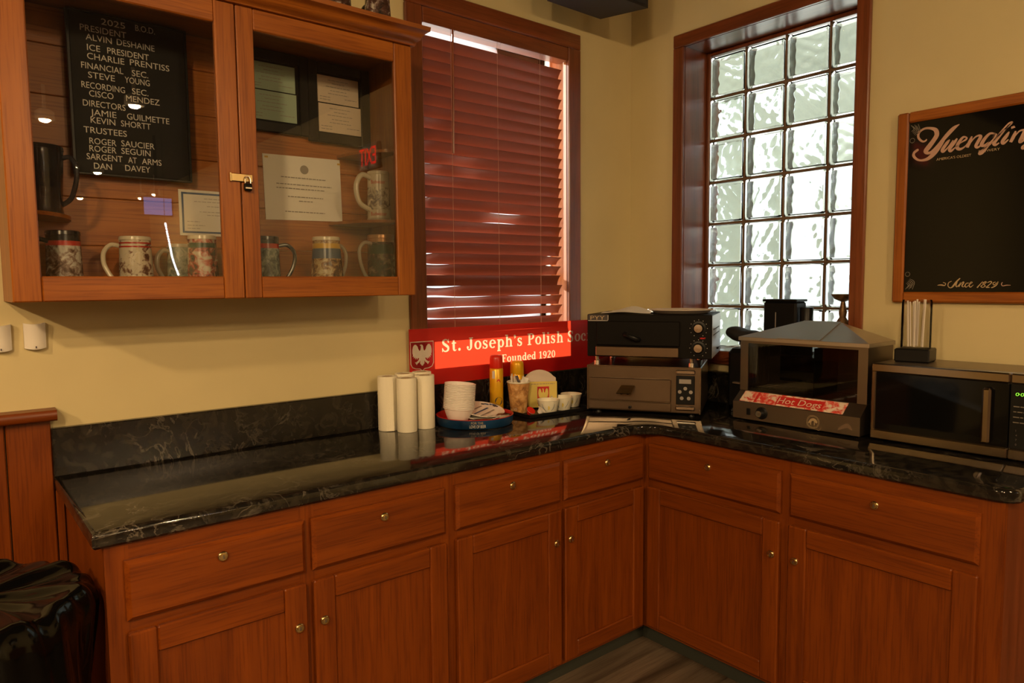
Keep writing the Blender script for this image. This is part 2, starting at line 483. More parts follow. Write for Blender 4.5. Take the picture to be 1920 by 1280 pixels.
YUENG=[[(0.097,0.583,0.0023),(0.095,0.578,0.0042),(0.085,0.576,0.0051),(0.073,0.587,0.006),(0.069,0.6,0.006),(0.074,0.613,0.006),(0.091,0.621,0.0056),(0.111,0.618,0.0069),(0.126,0.609,0.0104),(0.13,0.592,0.0116),(0.121,0.575,0.0116),(0.107,0.556,0.0127),(0.096,0.541,0.0116),(0.103,0.533,0.0081),(0.116,0.536,0.0069),(0.139,0.558,0.0081),(0.163,0.586,0.0104),(0.183,0.606,0.0093),(0.2,0.616,0.0019)],
 [(0.151,0.57,0.0093),(0.139,0.549,0.0104),(0.123,0.528,0.0116),(0.104,0.513,0.0093),(0.084,0.51,0.0058),(0.069,0.515,0.0058),(0.057,0.528,0.0069),(0.057,0.54,0.0069),(0.067,0.548,0.0069),(0.072,0.55,0.0046)],
 [(0.172,0.569,0.0023),(0.164,0.559,0.0081),(0.15,0.538,0.0081),(0.153,0.531,0.0069),(0.165,0.54,0.0035),(0.183,0.565,0.0028)],
 [(0.195,0.569,0.0035),(0.187,0.557,0.0081),(0.173,0.537,0.0081),(0.177,0.529,0.0065),(0.19,0.539,0.0028)],
 [(0.19,0.539,0.0028),(0.206,0.552,0.0028),(0.222,0.561,0.0046),(0.224,0.567,0.0035),(0.213,0.57,0.0058),(0.2,0.553,0.0081),(0.196,0.538,0.0088),(0.205,0.531,0.0069),(0.219,0.537,0.0035),(0.232,0.552,0.0028)],
 [(0.24,0.569,0.0035),(0.234,0.552,0.0081),(0.227,0.533,0.0069)],
 [(0.229,0.537,0.0028),(0.246,0.561,0.0035),(0.259,0.568,0.0046),(0.266,0.563,0.0081),(0.258,0.546,0.0081),(0.253,0.534,0.0074),(0.259,0.529,0.0058),(0.272,0.537,0.0028)],
 [(0.308,0.566,0.0035),(0.293,0.569,0.0058),(0.278,0.554,0.0081),(0.27,0.537,0.0088),(0.277,0.532,0.0065),(0.292,0.543,0.0035),(0.31,0.566,0.0058),(0.301,0.55,0.0081),(0.286,0.528,0.0081),(0.273,0.51,0.0081),(0.265,0.506,0.0058),(0.264,0.512,0.0035),(0.273,0.519,0.0028),(0.294,0.532,0.0028)],
 [(0.294,0.532,0.0028),(0.323,0.564,0.0035),(0.349,0.588,0.0042),(0.355,0.595,0.0046),(0.345,0.59,0.0069),(0.323,0.562,0.0088),(0.307,0.538,0.0088),(0.31,0.529,0.0065),(0.321,0.534,0.0028)],
 [(0.348,0.566,0.0028),(0.341,0.554,0.0081),(0.33,0.537,0.0081),(0.334,0.53,0.0058),(0.347,0.541,0.0028)],
 [(0.357,0.582,0.0069),(0.359,0.575,0.0093)],
 [(0.366,0.565,0.0035),(0.361,0.549,0.0081),(0.353,0.531,0.0069)],
 [(0.355,0.534,0.0028),(0.372,0.559,0.0035),(0.384,0.565,0.0046),(0.39,0.559,0.0081),(0.384,0.543,0.0081),(0.379,0.531,0.0074),(0.382,0.527,0.0058),(0.395,0.535,0.0028)],
 [(0.427,0.564,0.0035),(0.412,0.567,0.0058),(0.399,0.552,0.0081),(0.392,0.536,0.0088),(0.398,0.531,0.0065),(0.412,0.542,0.0035),(0.428,0.564,0.0058),(0.42,0.549,0.0081),(0.407,0.528,0.0081),(0.395,0.51,0.0081),(0.387,0.506,0.0058),(0.386,0.512,0.0035),(0.395,0.519,0.0028),(0.414,0.531,0.0028)]]
SINCE=[[(0.222,0.086,0.0033),(0.212,0.075,0.0049),(0.204,0.063,0.0057),(0.198,0.055,0.0041),(0.191,0.053,0.0025),(0.185,0.06,0.0025),(0.187,0.071,0.0025),(0.196,0.076,0.002)],
 [(0.214,0.073,0.0016),(0.21,0.063,0.0041),(0.213,0.056,0.0025),(0.22,0.065,0.0013)],
 [(0.224,0.072,0.0013),(0.219,0.056,0.0036)],
 [(0.22,0.058,0.0013),(0.23,0.072,0.0025),(0.234,0.071,0.0036),(0.229,0.06,0.0036),(0.234,0.056,0.002),(0.24,0.066,0.0013)],
 [(0.249,0.069,0.0033),(0.242,0.068,0.0025),(0.238,0.06,0.0033),(0.242,0.055,0.0025),(0.251,0.063,0.0013)],
 [(0.251,0.063,0.0013),(0.26,0.071,0.002),(0.255,0.072,0.002),(0.251,0.061,0.0036),(0.255,0.055,0.0025),(0.264,0.063,0.001)],
 [(0.291,0.074,0.0016),(0.275,0.053,0.0041)],
 [(0.301,0.074,0.0033),(0.292,0.069,0.0029),(0.295,0.064,0.0029),(0.299,0.059,0.0029),(0.292,0.054,0.0029),(0.286,0.058,0.0025),(0.292,0.063,0.0025),(0.301,0.07,0.0025),(0.301,0.074,0.0025)],
 [(0.305,0.07,0.0025),(0.314,0.074,0.0029),(0.317,0.07,0.0029),(0.307,0.059,0.0025),(0.302,0.054,0.0029),(0.312,0.054,0.0029)],
 [(0.329,0.072,0.0025),(0.322,0.069,0.0029),(0.324,0.062,0.0025),(0.333,0.069,0.0025),(0.336,0.073,0.0025),(0.332,0.062,0.0033),(0.321,0.054,0.0033),(0.316,0.054,0.0016)],
 [(0.151,0.062,0.0016),(0.163,0.063,0.0049),(0.174,0.061,0.0033),(0.177,0.068,0.0025),(0.169,0.072,0.0025)],
 [(0.372,0.061,0.0016),(0.36,0.061,0.0025),(0.35,0.059,0.0025),(0.346,0.065,0.0025),(0.349,0.071,0.002)]]
BOD=[('2025', 0.082, 0.4215, 0.062), ('B.O.D.', 0.171, 0.423, 0.053), ('PRESIDENT', 0.028, 0.395, 0.118), ('ALVIN', 0.041, 0.371, 0.066), ('DESHAINE', 0.12, 0.372, 0.101), ('ICE', 0.043, 0.342, 0.033), ('PRESIDENT', 0.094, 0.3425, 0.11), ('CHARLIE', 0.042, 0.318, 0.095), ('PRENTISS', 0.152, 0.3205, 0.108), ('FINANCIAL', 0.026, 0.29, 0.107), ('SEC.', 0.156, 0.29, 0.044), ('STEVE', 0.042, 0.265, 0.068), ('YOUNG', 0.136, 0.267, 0.067), ('RECORDING', 0.024, 0.2355, 0.111), ('SEC.', 0.154, 0.237, 0.044), ('CISCO', 0.042, 0.213, 0.062), ('MENDEZ', 0.137, 0.214, 0.091), ('DIRECTORS', 0.025, 0.1845, 0.109), ('JAMIE', 0.043, 0.16, 0.066), ('GUILMETTE', 0.137, 0.1615, 0.116), ('KEVIN', 0.042, 0.138, 0.063), ('SHORTT', 0.12, 0.1385, 0.08), ('TRUSTEES', 0.023, 0.109, 0.111), ('ROGER', 0.036, 0.0785, 0.069), ('SAUCIER', 0.118, 0.0805, 0.09), ('ROGER', 0.035, 0.057, 0.069), ('SEGUIN', 0.117, 0.0585, 0.079), ('SARGENT', 0.027, 0.0335, 0.092), ('AT', 0.134, 0.0335, 0.023), ('ARMS', 0.171, 0.0335, 0.054), ('DAN', 0.044, 0.008, 0.046), ('DAVEY', 0.125, 0.0095, 0.068)]

# ------------------------------------------------------------------ room shell
CEIL = 3.0
WX0, WX1, WY0, WY1 = -7.4, -0.0, -10.8, 0.0
mb = MB()
for (x0, x1, z0, z1) in ((WX0, -1.262, 0, CEIL), (-0.443, 0.28, 0, CEIL), (-1.262, -0.443, 0, 1.113), (-1.262, -0.443, 2.590, CEIL)):
    mb.box(x0, x1, 0, 0.145, z0, z1, 'wall_paint')
tag(mb.build('wall_left', smooth=0), 'pale yellow painted wall with the blinds window and wall cupboard', kind='structure')
mb = MB()
for (y0, y1, z0, z1) in ((WY0, -1.146, 0, CEIL), (-0.322, 0.0, 0, CEIL), (-1.146, -0.322, 0, 1.140), (-1.146, -0.322, 2.577, CEIL)):
    mb.box(0, 0.28, y0, y1, z0, z1, 'wall_paint')
tag(mb.build('wall_right', smooth=0), 'pale yellow painted wall with the glass block window', kind='structure')
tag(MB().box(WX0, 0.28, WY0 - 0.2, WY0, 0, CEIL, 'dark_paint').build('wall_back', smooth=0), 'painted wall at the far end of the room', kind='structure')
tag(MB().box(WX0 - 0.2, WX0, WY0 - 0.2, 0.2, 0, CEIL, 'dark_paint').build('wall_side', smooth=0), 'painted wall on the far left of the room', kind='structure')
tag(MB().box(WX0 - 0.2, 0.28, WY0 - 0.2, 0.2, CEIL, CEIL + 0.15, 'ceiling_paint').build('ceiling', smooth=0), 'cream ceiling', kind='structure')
fl = MB().box(WX0 - 0.2, 0.28, WY0 - 0.2, 0.2, -0.12, -0.004, 'floor_plank').build('floor', smooth=0)
tag(fl, 'dark grey-brown wood plank floor', kind='structure')
plank_me = {}
y = -0.545
row = 0
while y > -2.6:
    x = -0.52 + [0.0, 0.55, 0.27, 0.8][row % 4]
    while x > -3.4:
        x1 = min(x, -0.52); x0 = max(x - 1.2, -3.4)
        if x1 - x0 > 0.05:
            key = round(x1 - x0, 3)
            if key not in plank_me:
                plank_me[key] = MB().box(-(x1 - x0) + 0.001, -0.001, -0.149, -0.001, -0.004, 0.0, 'floor_plank', bev=0.0015).mesh('plank')
            inst('plank', plank_me[key], fl, (x1, y, 0))
        x -= 1.2
    y -= 0.15
    row += 1

# wainscot left of the counter: vertical boards under a moulded cap
wn = struct('trim_1', 'orange oak wainscot boards under a rounded cap beside the counter')
board = MB().box(0.0015, 0.1085, -0.018, -0.001, 0.0, 1.085, 'redoak_z', bev=0.003).mesh('board')
for i in range(12):
    inst('board', board, wn, (-2.545 - 0.11 * (i + 1), 0, 0))
MB().box(-2.5435, -2.5235, -0.018, -0.001, 0.0, 0.873, 'redoak_z', bev=0.002).build('board', wn)
prof = [(-0.001, 1.083), (-0.046, 1.083), (-0.052, 1.090), (-0.052, 1.106), (-0.046, 1.114), (-0.001, 1.116)]
cp = MB()
cp.raw([(-3.87, a, b) for a, b in prof] + [(-2.532, a, b) for a, b in prof],
       [[0, 1, 2, 3, 4, 5], [6, 7, 8, 9, 10, 11]] + [[i, (i + 1) % 6, 6 + (i + 1) % 6, 6 + i] for i in range(6)], 'redoak_x')
cp.build('cap_rail', wn, smooth=50)

wn2 = struct('trim_2', 'dark stained wood boards on the right wall past the cabinets')
board2 = MB().box(-0.018, -0.001, -0.1085, -0.0015, 0.0, 0.870, 'stain_z', bev=0.003).mesh('board')
for i in range(12):
    inst('board', board2, wn2, (0, -1.866 - 0.11 * i, 0))

# ------------------------------------------------------------------ window with blinds
w1 = struct('window_1', 'window in stained wood casing behind the closed brown blinds')
def casing_piece(par, x0, x1, z0, z1, grain):
    mb = MB(); mb.box(x0, x1, -0.020, -0.0005, z0, z1, 'stain_' + grain, bev=0.004)
    return mb.build('casing', par)
casing_piece(w1, -1.326, -1.250, 1.125, 2.553, 'z')
casing_piece(w1, -0.455, -0.377, 1.125, 2.553, 'z')
casing_piece(w1, -1.326, -0.377, 2.5535, 2.622, 'x')
casing_piece(w1, -1.326, -0.377, 1.064, 1.1245, 'x')
MB().box(-1.2615, -1.250, 0.0, 0.145, 1.1135, 2.5895, 'pine_z').build('jamb', w1)
MB().box(-0.455, -0.4435, 0.0, 0.145, 1.1135, 2.5895, 'pine_z').build('jamb', w1)
MB().box(-1.2495, -0.4555, 0.0, 0.145, 2.578, 2.5895, 'pine_x').build('jamb', w1)
MB().box(-1.2495, -0.4555, 0.0, 0.145, 1.1135, 1.125, 'pine_x').build('sill', w1)
sash = MB()
for (x0, x1, z0, z1) in ((-1.249, -1.241, 1.126, 2.577), (-0.464, -0.456, 1.126, 2.577), (-1.241, -0.464, 1.126, 1.140), (-1.241, -0.464, 2.569, 2.577), (-1.241, -0.464, 1.470, 1.510)):
    sash.box(x0, x1, 0.105, 0.135, z0, z1, 'white_plastic')
sash.build('sash', w1)
MB().box(-1.241, -0.464, 0.118, 0.122, 1.140, 2.569, 'pane').build('pane', w1, smooth=0)

# ------------------------------------------------------------------ glass block window
w2 = struct('window_2', 'tall window of wavy glass blocks in deep stained wood casing', (0, 0, 0), -PI / 2)
# local frame: x = -world y, y = world x
def cas2(x0, x1, z0, z1, g):
    MB().box(x0, x1, -0.020, -0.0005, z0, z1, 'stain_' + g, bev=0.004).build('casing', w2)
cas2(0.275, 0.334, 1.152, 2.565, 'z'); cas2(1.134, 1.187, 1.152, 2.565, 'z')
cas2(0.275, 1.187, 2.5655, 2.624, 'x'); cas2(0.275, 1.187, 1.090, 1.1515, 'x')
MB().box(0.3225, 0.334, 0.0, 0.275, 1.141, 2.5765, 'stain_z').build('jamb', w2)
MB().box(1.134, 1.1455, 0.0, 0.275, 1.141, 2.5765, 'stain_z').build('jamb', w2)
MB().box(0.3345, 1.1335, 0.0, 0.275, 2.565, 2.5765, 'stain_x').build('jamb', w2)
MB().box(0.3345, 1.1335, 0.0, 0.275, 1.141, 1.152, 'stain_x').build('sill', w2)
for (x0, x1, z0, z1) in ((0.334, 0.352, 1.152, 2.565), (1.116, 1.134, 1.152, 2.565), (0.352, 1.116, 2.547, 2.565)):
    MB().box(x0, x1, 0.166, 0.181, z0, z1, 'stain_z', bev=0.004).build('stop_bead', w2)
PX, PZ = 0.1995, 0.2005
def wavy_block(seed):
    rnd = random.Random(seed)
    ws = [(rnd.uniform(-1, 1) * 165, rnd.uniform(-1, 1) * 165, rnd.uniform(0, 6.28), rnd.uniform(0.5, 1)) for _ in range(9)]
    ws2 = [(rnd.uniform(-1, 1) * 165, rnd.uniform(-1, 1) * 165, rnd.uniform(0, 6.28), rnd.uniform(0.5, 1)) for _ in range(9)]
    def wave(W, x, z): return sum(a * math.sin(kx * x + kz * z + ph) for kx, kz, ph, a in W) / 7
    mb = MB()
    h = 0.0945; d = 0.08
    def rr(r, c, hh, n=4):      # rounded square loop
        out = []
        for sx, sz, a0 in ((1, 1, 0), (-1, 1, PI / 2), (-1, -1, PI), (1, -1, 1.5 * PI)):
            for i in range(n + 1):
                a = a0 + PI / 2 * i / n
                out.append((sx * (hh - c) + c * math.cos(a), sz * (hh - c) + c * math.sin(a)))
        return out
    # outer shell: pillow edge, lofted loops front to back
    loops = [(0.086, 0.0), (0.0925, 0.003), (h, 0.010), (h, d - 0.010), (0.0925, d - 0.003), (0.086, d)]
    vs = []; fs = []
    n = 20
    for hh, yy in loops:
        vs += [(a, yy, b) for a, b in rr(0, 0.012, hh)]
    for k in range(len(loops) - 1):
        for i in range(n):
            fs.append([k * n + i, k * n + (i + 1) % n, (k + 1) * n + (i + 1) % n, (k + 1) * n + i])
    fs.append(list(range(n))); fs.append([(len(loops) - 1) * n + i for i in range(n)][::-1])
    mb.raw(vs, fs, 'block_glass')
    me_o = len(mb.f)
    # inner cavity with rippled faces
    G = 32; hi = 0.083
    def face(y0, W, sgn):
        base = len(mb.v)
        for j in range(G + 1):
            for i in range(G + 1):
                x = -hi + 2 * hi * i / G; z = -hi + 2 * hi * j / G
                ed = min(1, min(i, j, G - i, G - j) / 2.0)
                mb.v.append((x, y0 + sgn * 0.0040 * ed * wave(W, x, z), z))
        k = mb.mi('block_glass')
        for j in range(G):
            for i in range(G):
                q = [base + j * (G + 1) + i, base + j * (G + 1) + i + 1, base + (j + 1) * (G + 1) + i + 1, base + (j + 1) * (G + 1) + i]
                mb.f.append(q if sgn < 0 else q[::-1]); mb.m.append(k)
        return base
    a = face(0.009, ws, 1); b_ = face(d - 0.009, ws2, -1)
    ring = [(i, 0) for i in range(G)] + [(G, j) for j in range(G)] + [(G - i, G) for i in range(G)] + [(0, G - j) for j in range(G)]
    k = mb.mi('block_glass')
    for t in range(len(ring)):
        (i0, j0), (i1, j1) = ring[t], ring[(t + 1) % len(ring)]
        mb.f.append([a + j0 * (G + 1) + i0, b_ + j0 * (G + 1) + i0, b_ + j1 * (G + 1) + i1, a + j1 * (G + 1) + i1][::-1]); mb.m.append(k)
    # orient: outer shell outward, cavity inward
    me = bpy.data.meshes.new('glass_block')
    me.from_pydata(mb.v, [], mb.f)
    me.materials.append(MATS['block_glass'])
    bm = bmesh.new(); bm.from_mesh(me); bm.faces.ensure_lookup_table()
    bmesh.ops.recalc_face_normals(bm, faces=bm.faces[:me_o])
    inner = bm.faces[me_o:]
    bmesh.ops.recalc_face_normals(bm, faces=inner)
    bmesh.ops.reverse_faces(bm, faces=inner)
    bm.to_mesh(me); bm.free()
    me.polygons.foreach_set('use_smooth', [True] * len(me.polygons))
    me.set_sharp_from_angle(angle=math.radians(50))
    return me
blocks = [wavy_block(s) for s in (3, 11, 29, 41)]
for r in range(7):
    for c in range(4):
        inst('glass_block', blocks[(r * 3 + c * 2 + (r * c) % 3) % 4], w2,
             (0.335 + PX * (c + 0.5), 0.182, 2.551 - PZ * (r + 0.5)))
mj = MB()
for c in range(1, 4):
    x = 0.335 + PX * c
    mj.box(x - 0.0048, x + 0.0048, 0.187, 0.257, 1.152, 2.551, 'mortar')
for r in range(1, 7):
    z = 2.551 - PZ * r
    for c in range(4):
        mj.box(0.335 + PX * c + 0.0049, 0.335 + PX * (c + 1) - 0.0049, 0.187, 0.257, z - 0.0048, z + 0.0048, 'mortar')
mj.build('mortar_joint', w2, smooth=0)

# ------------------------------------------------------------------ outdoors
tag(MB().box(-25, 25, -25, 25, -0.4, -0.3, 'exterior_concrete').build('ground', smooth=0), 'pale concrete ground outside the building', kind='structure')
tag(MB().box(0.29, 6.3, -7, 0.15, 2.62, 2.80, 'exterior_beige').build('roof_overhang', smooth=0), 'beige porch roof outside the glass block window', kind='structure')
tag(MB().box(0.95, 2.5, 0.72, 1.2, -0.3, 2.62, 'exterior_beige').build('exterior_wall', smooth=0), 'beige outside wall beside the porch', kind='structure')

# ------------------------------------------------------------------ ceiling lamps
def dome(r): return [(r * math.cos(a), -r * 0.73 * math.sin(a)) for a in [i * PI / 16 for i in range(8)]] + [(0.002, -r * 0.73)]
def lamp_parts(r, lm):
    return (MB().lathe(dome(r), lm, n=20, cap0=False).mesh('lens'),
            MB().lathe([(r, 0.0), (r + 0.003, -0.012), (r + 0.025, -0.008), (r + 0.027, 0.0)], 'white_plastic', n=24, cap0=False, cap1=False).mesh('trim_ring'),
            MB().lathe([(r + 0.025, 0.0), (r + 0.023, 0.05), (r * 0.8, 0.07), (0.012, 0.075), (0.012, 0.2495)], 'white_plastic', n=24).mesh('stem'))
small, large = lamp_parts(0.040, 'spot_lens'), lamp_parts(0.090, 'lamp_lens')
lamp_spots = [(-4.95, -4.2, large, 'large warm ceiling lamp left of the camera, farther from the wall'), (-5.0, -1.9, large, 'large warm ceiling lamp added over the far left to light the right wall'),  # second one is unseen, added to brighten the right wall
              (-3.9, -3.0, large, 'large warm ceiling lamp added left of the camera to light the right wall'),  # another unseen lamp, added because the right wall was dim
              (-1.62, -3.72, small, 'small ceiling spot mirrored on the letter board'), (-2.06, -4.58, small, 'small ceiling spot mirrored at the left edge of the cupboard glass'),
              (-1.31, -7.14, small, 'small ceiling spot mirrored below the letter board'), (-1.11, -9.78, small, 'small ceiling spot mirrored lowest in the left cupboard door'),
              (-0.43, -9.29, small, 'small ceiling spot, left of the far pair near the right wall'), (-0.37, -8.75, small, 'small ceiling spot, right of the far pair near the right wall')]
for x, y, (lens, ring, stem), lab in lamp_spots:
    t = thing('ceiling_lamp', lab, 'lamp', (x, y, 2.75), group='ceiling lamps behind the camera')
    inst('trim_ring', ring, t); inst('stem', stem, t); inst('lens', lens, t, (0, 0, -0.002))

# ------------------------------------------------------------------ base cabinets
def lock(par, x, z, y):
    mb = MB()
    M = Matrix.Translation((0, 0, 0)) @ Matrix.Rotation(PI / 2, 4, 'X')
    mb.lathe([(0.0125, 0.0), (0.0135, 0.003), (0.0125, 0.006), (0.0105, 0.0075), (0.010, 0.006), (0.0082, 0.006), (0.0078, 0.0085), (0.002, 0.009)], 'brass', n=20, M=M)
    mb.box(-0.0012, 0.0012, -0.0096, -0.0085, -0.0045, 0.0045, 'ink')
    return mb.build('lock', par, (x, y, z), label='round brass cam lock')
def door_panel(par, x0, x1, z0, z1, lock_side):
    """frame and panel door; local y=0 is the face frame front, the door stands 20 mm proud"""
    t = MB(); s = 0.062
    t.box(x0 + s - 0.006, x1 - s + 0.006, -0.010, -0.002, z0 + s - 0.006, z1 - s + 0.006, 'redoak_z')
    d = t.build('door', par)
    for xa, xb in ((x0, x0 + s), (x1 - s, x1)):
        MB().box(xa, xb, -0.020, -0.0005, z0, z1, 'redoak_z', bev=0.004).build('stile', d)
    for za, zb in ((z0, z0 + s), (z1 - s, z1)):
        MB().box(x0 + s + 0.0003, x1 - s - 0.0003, -0.0195, -0.0005, za, zb, 'redoak_x', bev=0.004).build('rail', d)
    lock(d, x0 + 0.026 if lock_side < 0 else x1 - 0.026, z1 - 0.115, -0.020)
def drawer(par, x0, x1, z0, z1):
    t = MB()
    # front with a bevelled edge all round
    b = 0.010
    P = lambda x, y, z: (x, y, z)
    vs = [P(x0, -0.0005, z0), P(x1, -0.0005, z0), P(x1, -0.0005, z1), P(x0, -0.0005, z1),
          P(x0, -0.011, z0), P(x1, -0.011, z0), P(x1, -0.011, z1), P(x0, -0.011, z1),
          P(x0 + b, -0.020, z0 + b), P(x1 - b, -0.020, z0 + b), P(x1 - b, -0.020, z1 - b), P(x0 + b, -0.020, z1 - b)]
    fs = [[3, 2, 1, 0], [8, 9, 10, 11]]
    for k in (0, 4):
        for i in range(4):
            j = (i + 1) % 4
            fs.append([k + i, k + j, k + 4 + j, k + 4 + i])
    t.raw(vs, fs, 'redoak_x')
    d = t.build('drawer_front', par, smooth=20)
    lock(d, (x0 + x1) / 2, z1 - 0.040, -0.020)
def base_cabinet(label, loc, rotz, width, bays, ends, depth=0.605):
    """bays: (x0, x1, lock side)"""
    c = thing('base_cabinet', label, 'cabinet', loc, rotz)
    zt = 0.873
    MB().box(0.0, 0.018, 0.021, depth, 0.075, zt, 'redoak_z').build('side_panel', c)
    MB().box(width - 0.018, width, 0.021, depth, 0.075, zt, 'stain_z' if rotz else 'redoak_z').build('side_panel', c)  # outer end panel on the right: shade put in as darker wood
    MB().box(0.018, width - 0.018, depth - 0.012, depth, 0.075, zt, 'redoak_z').build('back_panel', c)
    MB().box(0.018, width - 0.018, 0.021, depth - 0.012, 0.075, 0.093, 'redoak_x').build('bottom_panel', c)
    ff = MB()
    xs = [0.0] + sum([[a + 0.012, b_ - 0.012] for a, b_, _ in bays], []) + [width]
    for i in range(0, len(xs), 2):
        ff.box(xs[i], xs[i + 1], 0.0, 0.020, 0.075, zt, 'redoak_z')
    for a, b_, _ in bays:
        for z0, z1 in ((0.075, 0.105), (0.648, 0.702), (0.822, zt)):
            ff.box(a + 0.012, b_ - 0.012, 0.0, 0.020, z0, z1, 'redoak_x')
    ff.build('face_frame', c)
    for a, b_, sd in bays:
        drawer(c, a, b_, 0.690, 0.834)
        door_panel(c, a, b_, 0.092, 0.661, sd)
    MB().box(0.0, width, 0.045, 0.060, 0.0, 0.0745, 'black_matte').build('toe_kick', c)
    return c
FD = 0.629
base_cabinet('oak base cabinet under the bare stretch of counter, next to the bin bag', (-2.522, -FD, 0), 0.0, 0.9445, [(0.038, 0.470, 1), (0.490, 0.926, -1)], 2)
base_cabinet('oak base cabinet under the paper towels and the red sign', (-1.577, -FD, 0), 0.0, 0.9255, [(0.020, 0.471, 1), (0.490, 0.9205, -1)], 2)
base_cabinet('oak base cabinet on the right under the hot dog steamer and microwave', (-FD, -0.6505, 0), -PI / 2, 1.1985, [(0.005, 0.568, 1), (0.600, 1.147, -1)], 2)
cf = thing('corner_filler', 'narrow dark oak filler post in the inside corner of the cabinets', 'cabinet', (-FD, -FD, 0))
MB().box(-0.0215, 0.0, 0.0, 0.02, 0.075, 0.873, 'redoak_z').build('filler_strip', cf)
MB().box(0.0, 0.02, -0.021, 0.0, 0.075, 0.873, 'redoak_z').build('filler_strip', cf)
tag(MB().box(-2.522, -0.5805, -0.5895, -0.5845, 0.0005, 0.078, 'vinyl_base').build('baseboard_left', smooth=0), 'grey-green vinyl base strip under the left cabinets', kind='structure')
tag(MB().box(-0.5895, -0.5845, -1.86, -0.5905, 0.0005, 0.078, 'vinyl_base').build('baseboard_right', smooth=0), 'grey-green vinyl base strip under the right cabinets', kind='structure')

# ------------------------------------------------------------------ countertop: L shape, rounded inside corner and end
ct = thing('countertop', 'black marbled laminate countertop with backsplash, L shaped in the corner', 'countertop', (0, 0, 0.8745))
D = 0.645; XL = -2.546; YE = -1.885
out = []
out.append((XL, -0.001)); 
out.append((XL, -D))
rc = 0.10
cxx, cyy = -D - rc, -D - rc
for i in range(9):
    a = PI / 2 - PI / 2 * i / 8
    out.append((cxx + rc * math.cos(a), cyy + rc * math.sin(a)))
re = 0.06
for i in range(7):
    a = PI + PI / 2 * i / 6
    out.append((-D + re + re * math.cos(a), YE + re + re * math.sin(a)))
out += [(-0.001, YE), (-0.001, -0.001)]
mb = MB()
n = len(out)
def inset(poly, d):
    res = []
    for i in range(len(poly)):
        p0, p1, p2 = Vector(poly[i - 1]), Vector(poly[i]), Vector(poly[(i + 1) % len(poly)])
        e1 = (p1 - p0).normalized(); e2 = (p2 - p1).normalized()
        n1 = Vector((-e1.y, e1.x)); n2 = Vector((-e2.y, e2.x))
        b = (n1 + n2); b = b / max(1e-6, b.dot(n1))
        res.append(tuple(p1 + b * d))
    return res
T = 0.0395
lv = [(0.0, 0.006), (0.006, 0.0005), (T - 0.011, 0.0), (T - 0.006, 0.0018), (T - 0.002, 0.006), (T, 0.012)]
vs = []
for z, d in lv:
    vs += [(a, b, z) for a, b in inset(out, d)]
fs = [list(range(n))[::-1], [5 * n + i for i in range(n)]]
for k in range(5):
    for i in range(n):
        fs.append([k * n + i, k * n + (i + 1) % n, (k + 1) * n + (i + 1) % n, (k + 1) * n + i])
mb.raw(vs, fs, 'laminate')
mb.build('slab', ct, smooth=40)
MB().box(XL, -0.0285, -0.028, -0.001, T, T + 0.143, 'laminate_satin', bev=0.003).build('backsplash', ct)
MB().box(-0.028, -0.001, YE + 0.005, -0.001, T, T + 0.143, 'laminate_satin', bev=0.003).build('backsplash', ct)
TOP = 0.914

# ------------------------------------------------------------------ wall cupboard with glass doors
UX0, UX1, UZ0, UZ1, UD = -2.636, -1.4755, 1.428, 2.277, 0.298
uc = thing('wall_cupboard', 'oak wall display cupboard with two glass doors hung above the counter', 'cupboard', (UX0, 0, UZ0))
W = UX1 - UX0; H = UZ1 - UZ0
MB().box(0, 0.018, -UD + 0.021, -0.001, 0, H, 'oak_z').build('side_panel', uc)
MB().box(W - 0.018, W, -UD + 0.021, -0.001, 0, H, 'oak_z').build('side_panel', uc)
MB().box(0.018, W - 0.018, -UD + 0.021, -0.001, 0, 0.018, 'oak_x').build('bottom_panel', uc)
MB().box(0.018, W - 0.018, -UD + 0.021, -0.001, H - 0.018, H, 'oak_x').build('top_panel', uc)
zb = 0.019
k = 0
while zb < H - 0.03:
    z1 = min(zb + 0.141, H - 0.019)
    MB().box(0.0185, W - 0.0185, -0.012, -0.001, zb + 0.0006, z1 - 0.0006, 'pine_x', bev=0.002).build('back_board', uc)
    zb = z1
    k += 1
def glass_door(x0, x1, sl, sr):
    s_b, s_t = 0.065, 0.062
    e = bpy.data.objects.new('door', None); link(e, uc)
    MB().box(x0, x0 + sl, -UD, -UD + 0.020, 0.0, H, 'oak_z', bev=0.003).build('stile', e)
    MB().box(x1 - sr, x1, -UD, -UD + 0.020, 0.0, H, 'oak_z', bev=0.003).build('stile', e)
    MB().box(x0 + sl + 0.0003, x1 - sr - 0.0003, -UD + 0.0004, -UD + 0.020, 0.0, s_b, 'oak_x', bev=0.003).build('rail', e)
    MB().box(x0 + sl + 0.0003, x1 - sr - 0.0003, -UD + 0.0004, -UD + 0.020, H - s_t, H, 'oak_x', bev=0.003).build('rail', e)
    MB().box(x0 + sl - 0.004, x1 - sr + 0.004, -UD + 0.010, -UD + 0.013, s_b - 0.004, H - s_t + 0.004, 'pane').build('glass_pane', e, smooth=0)
glass_door(0.0, 0.5675, 0.062, 0.058)
glass_door(0.5705, W, 0.050, 0.068)
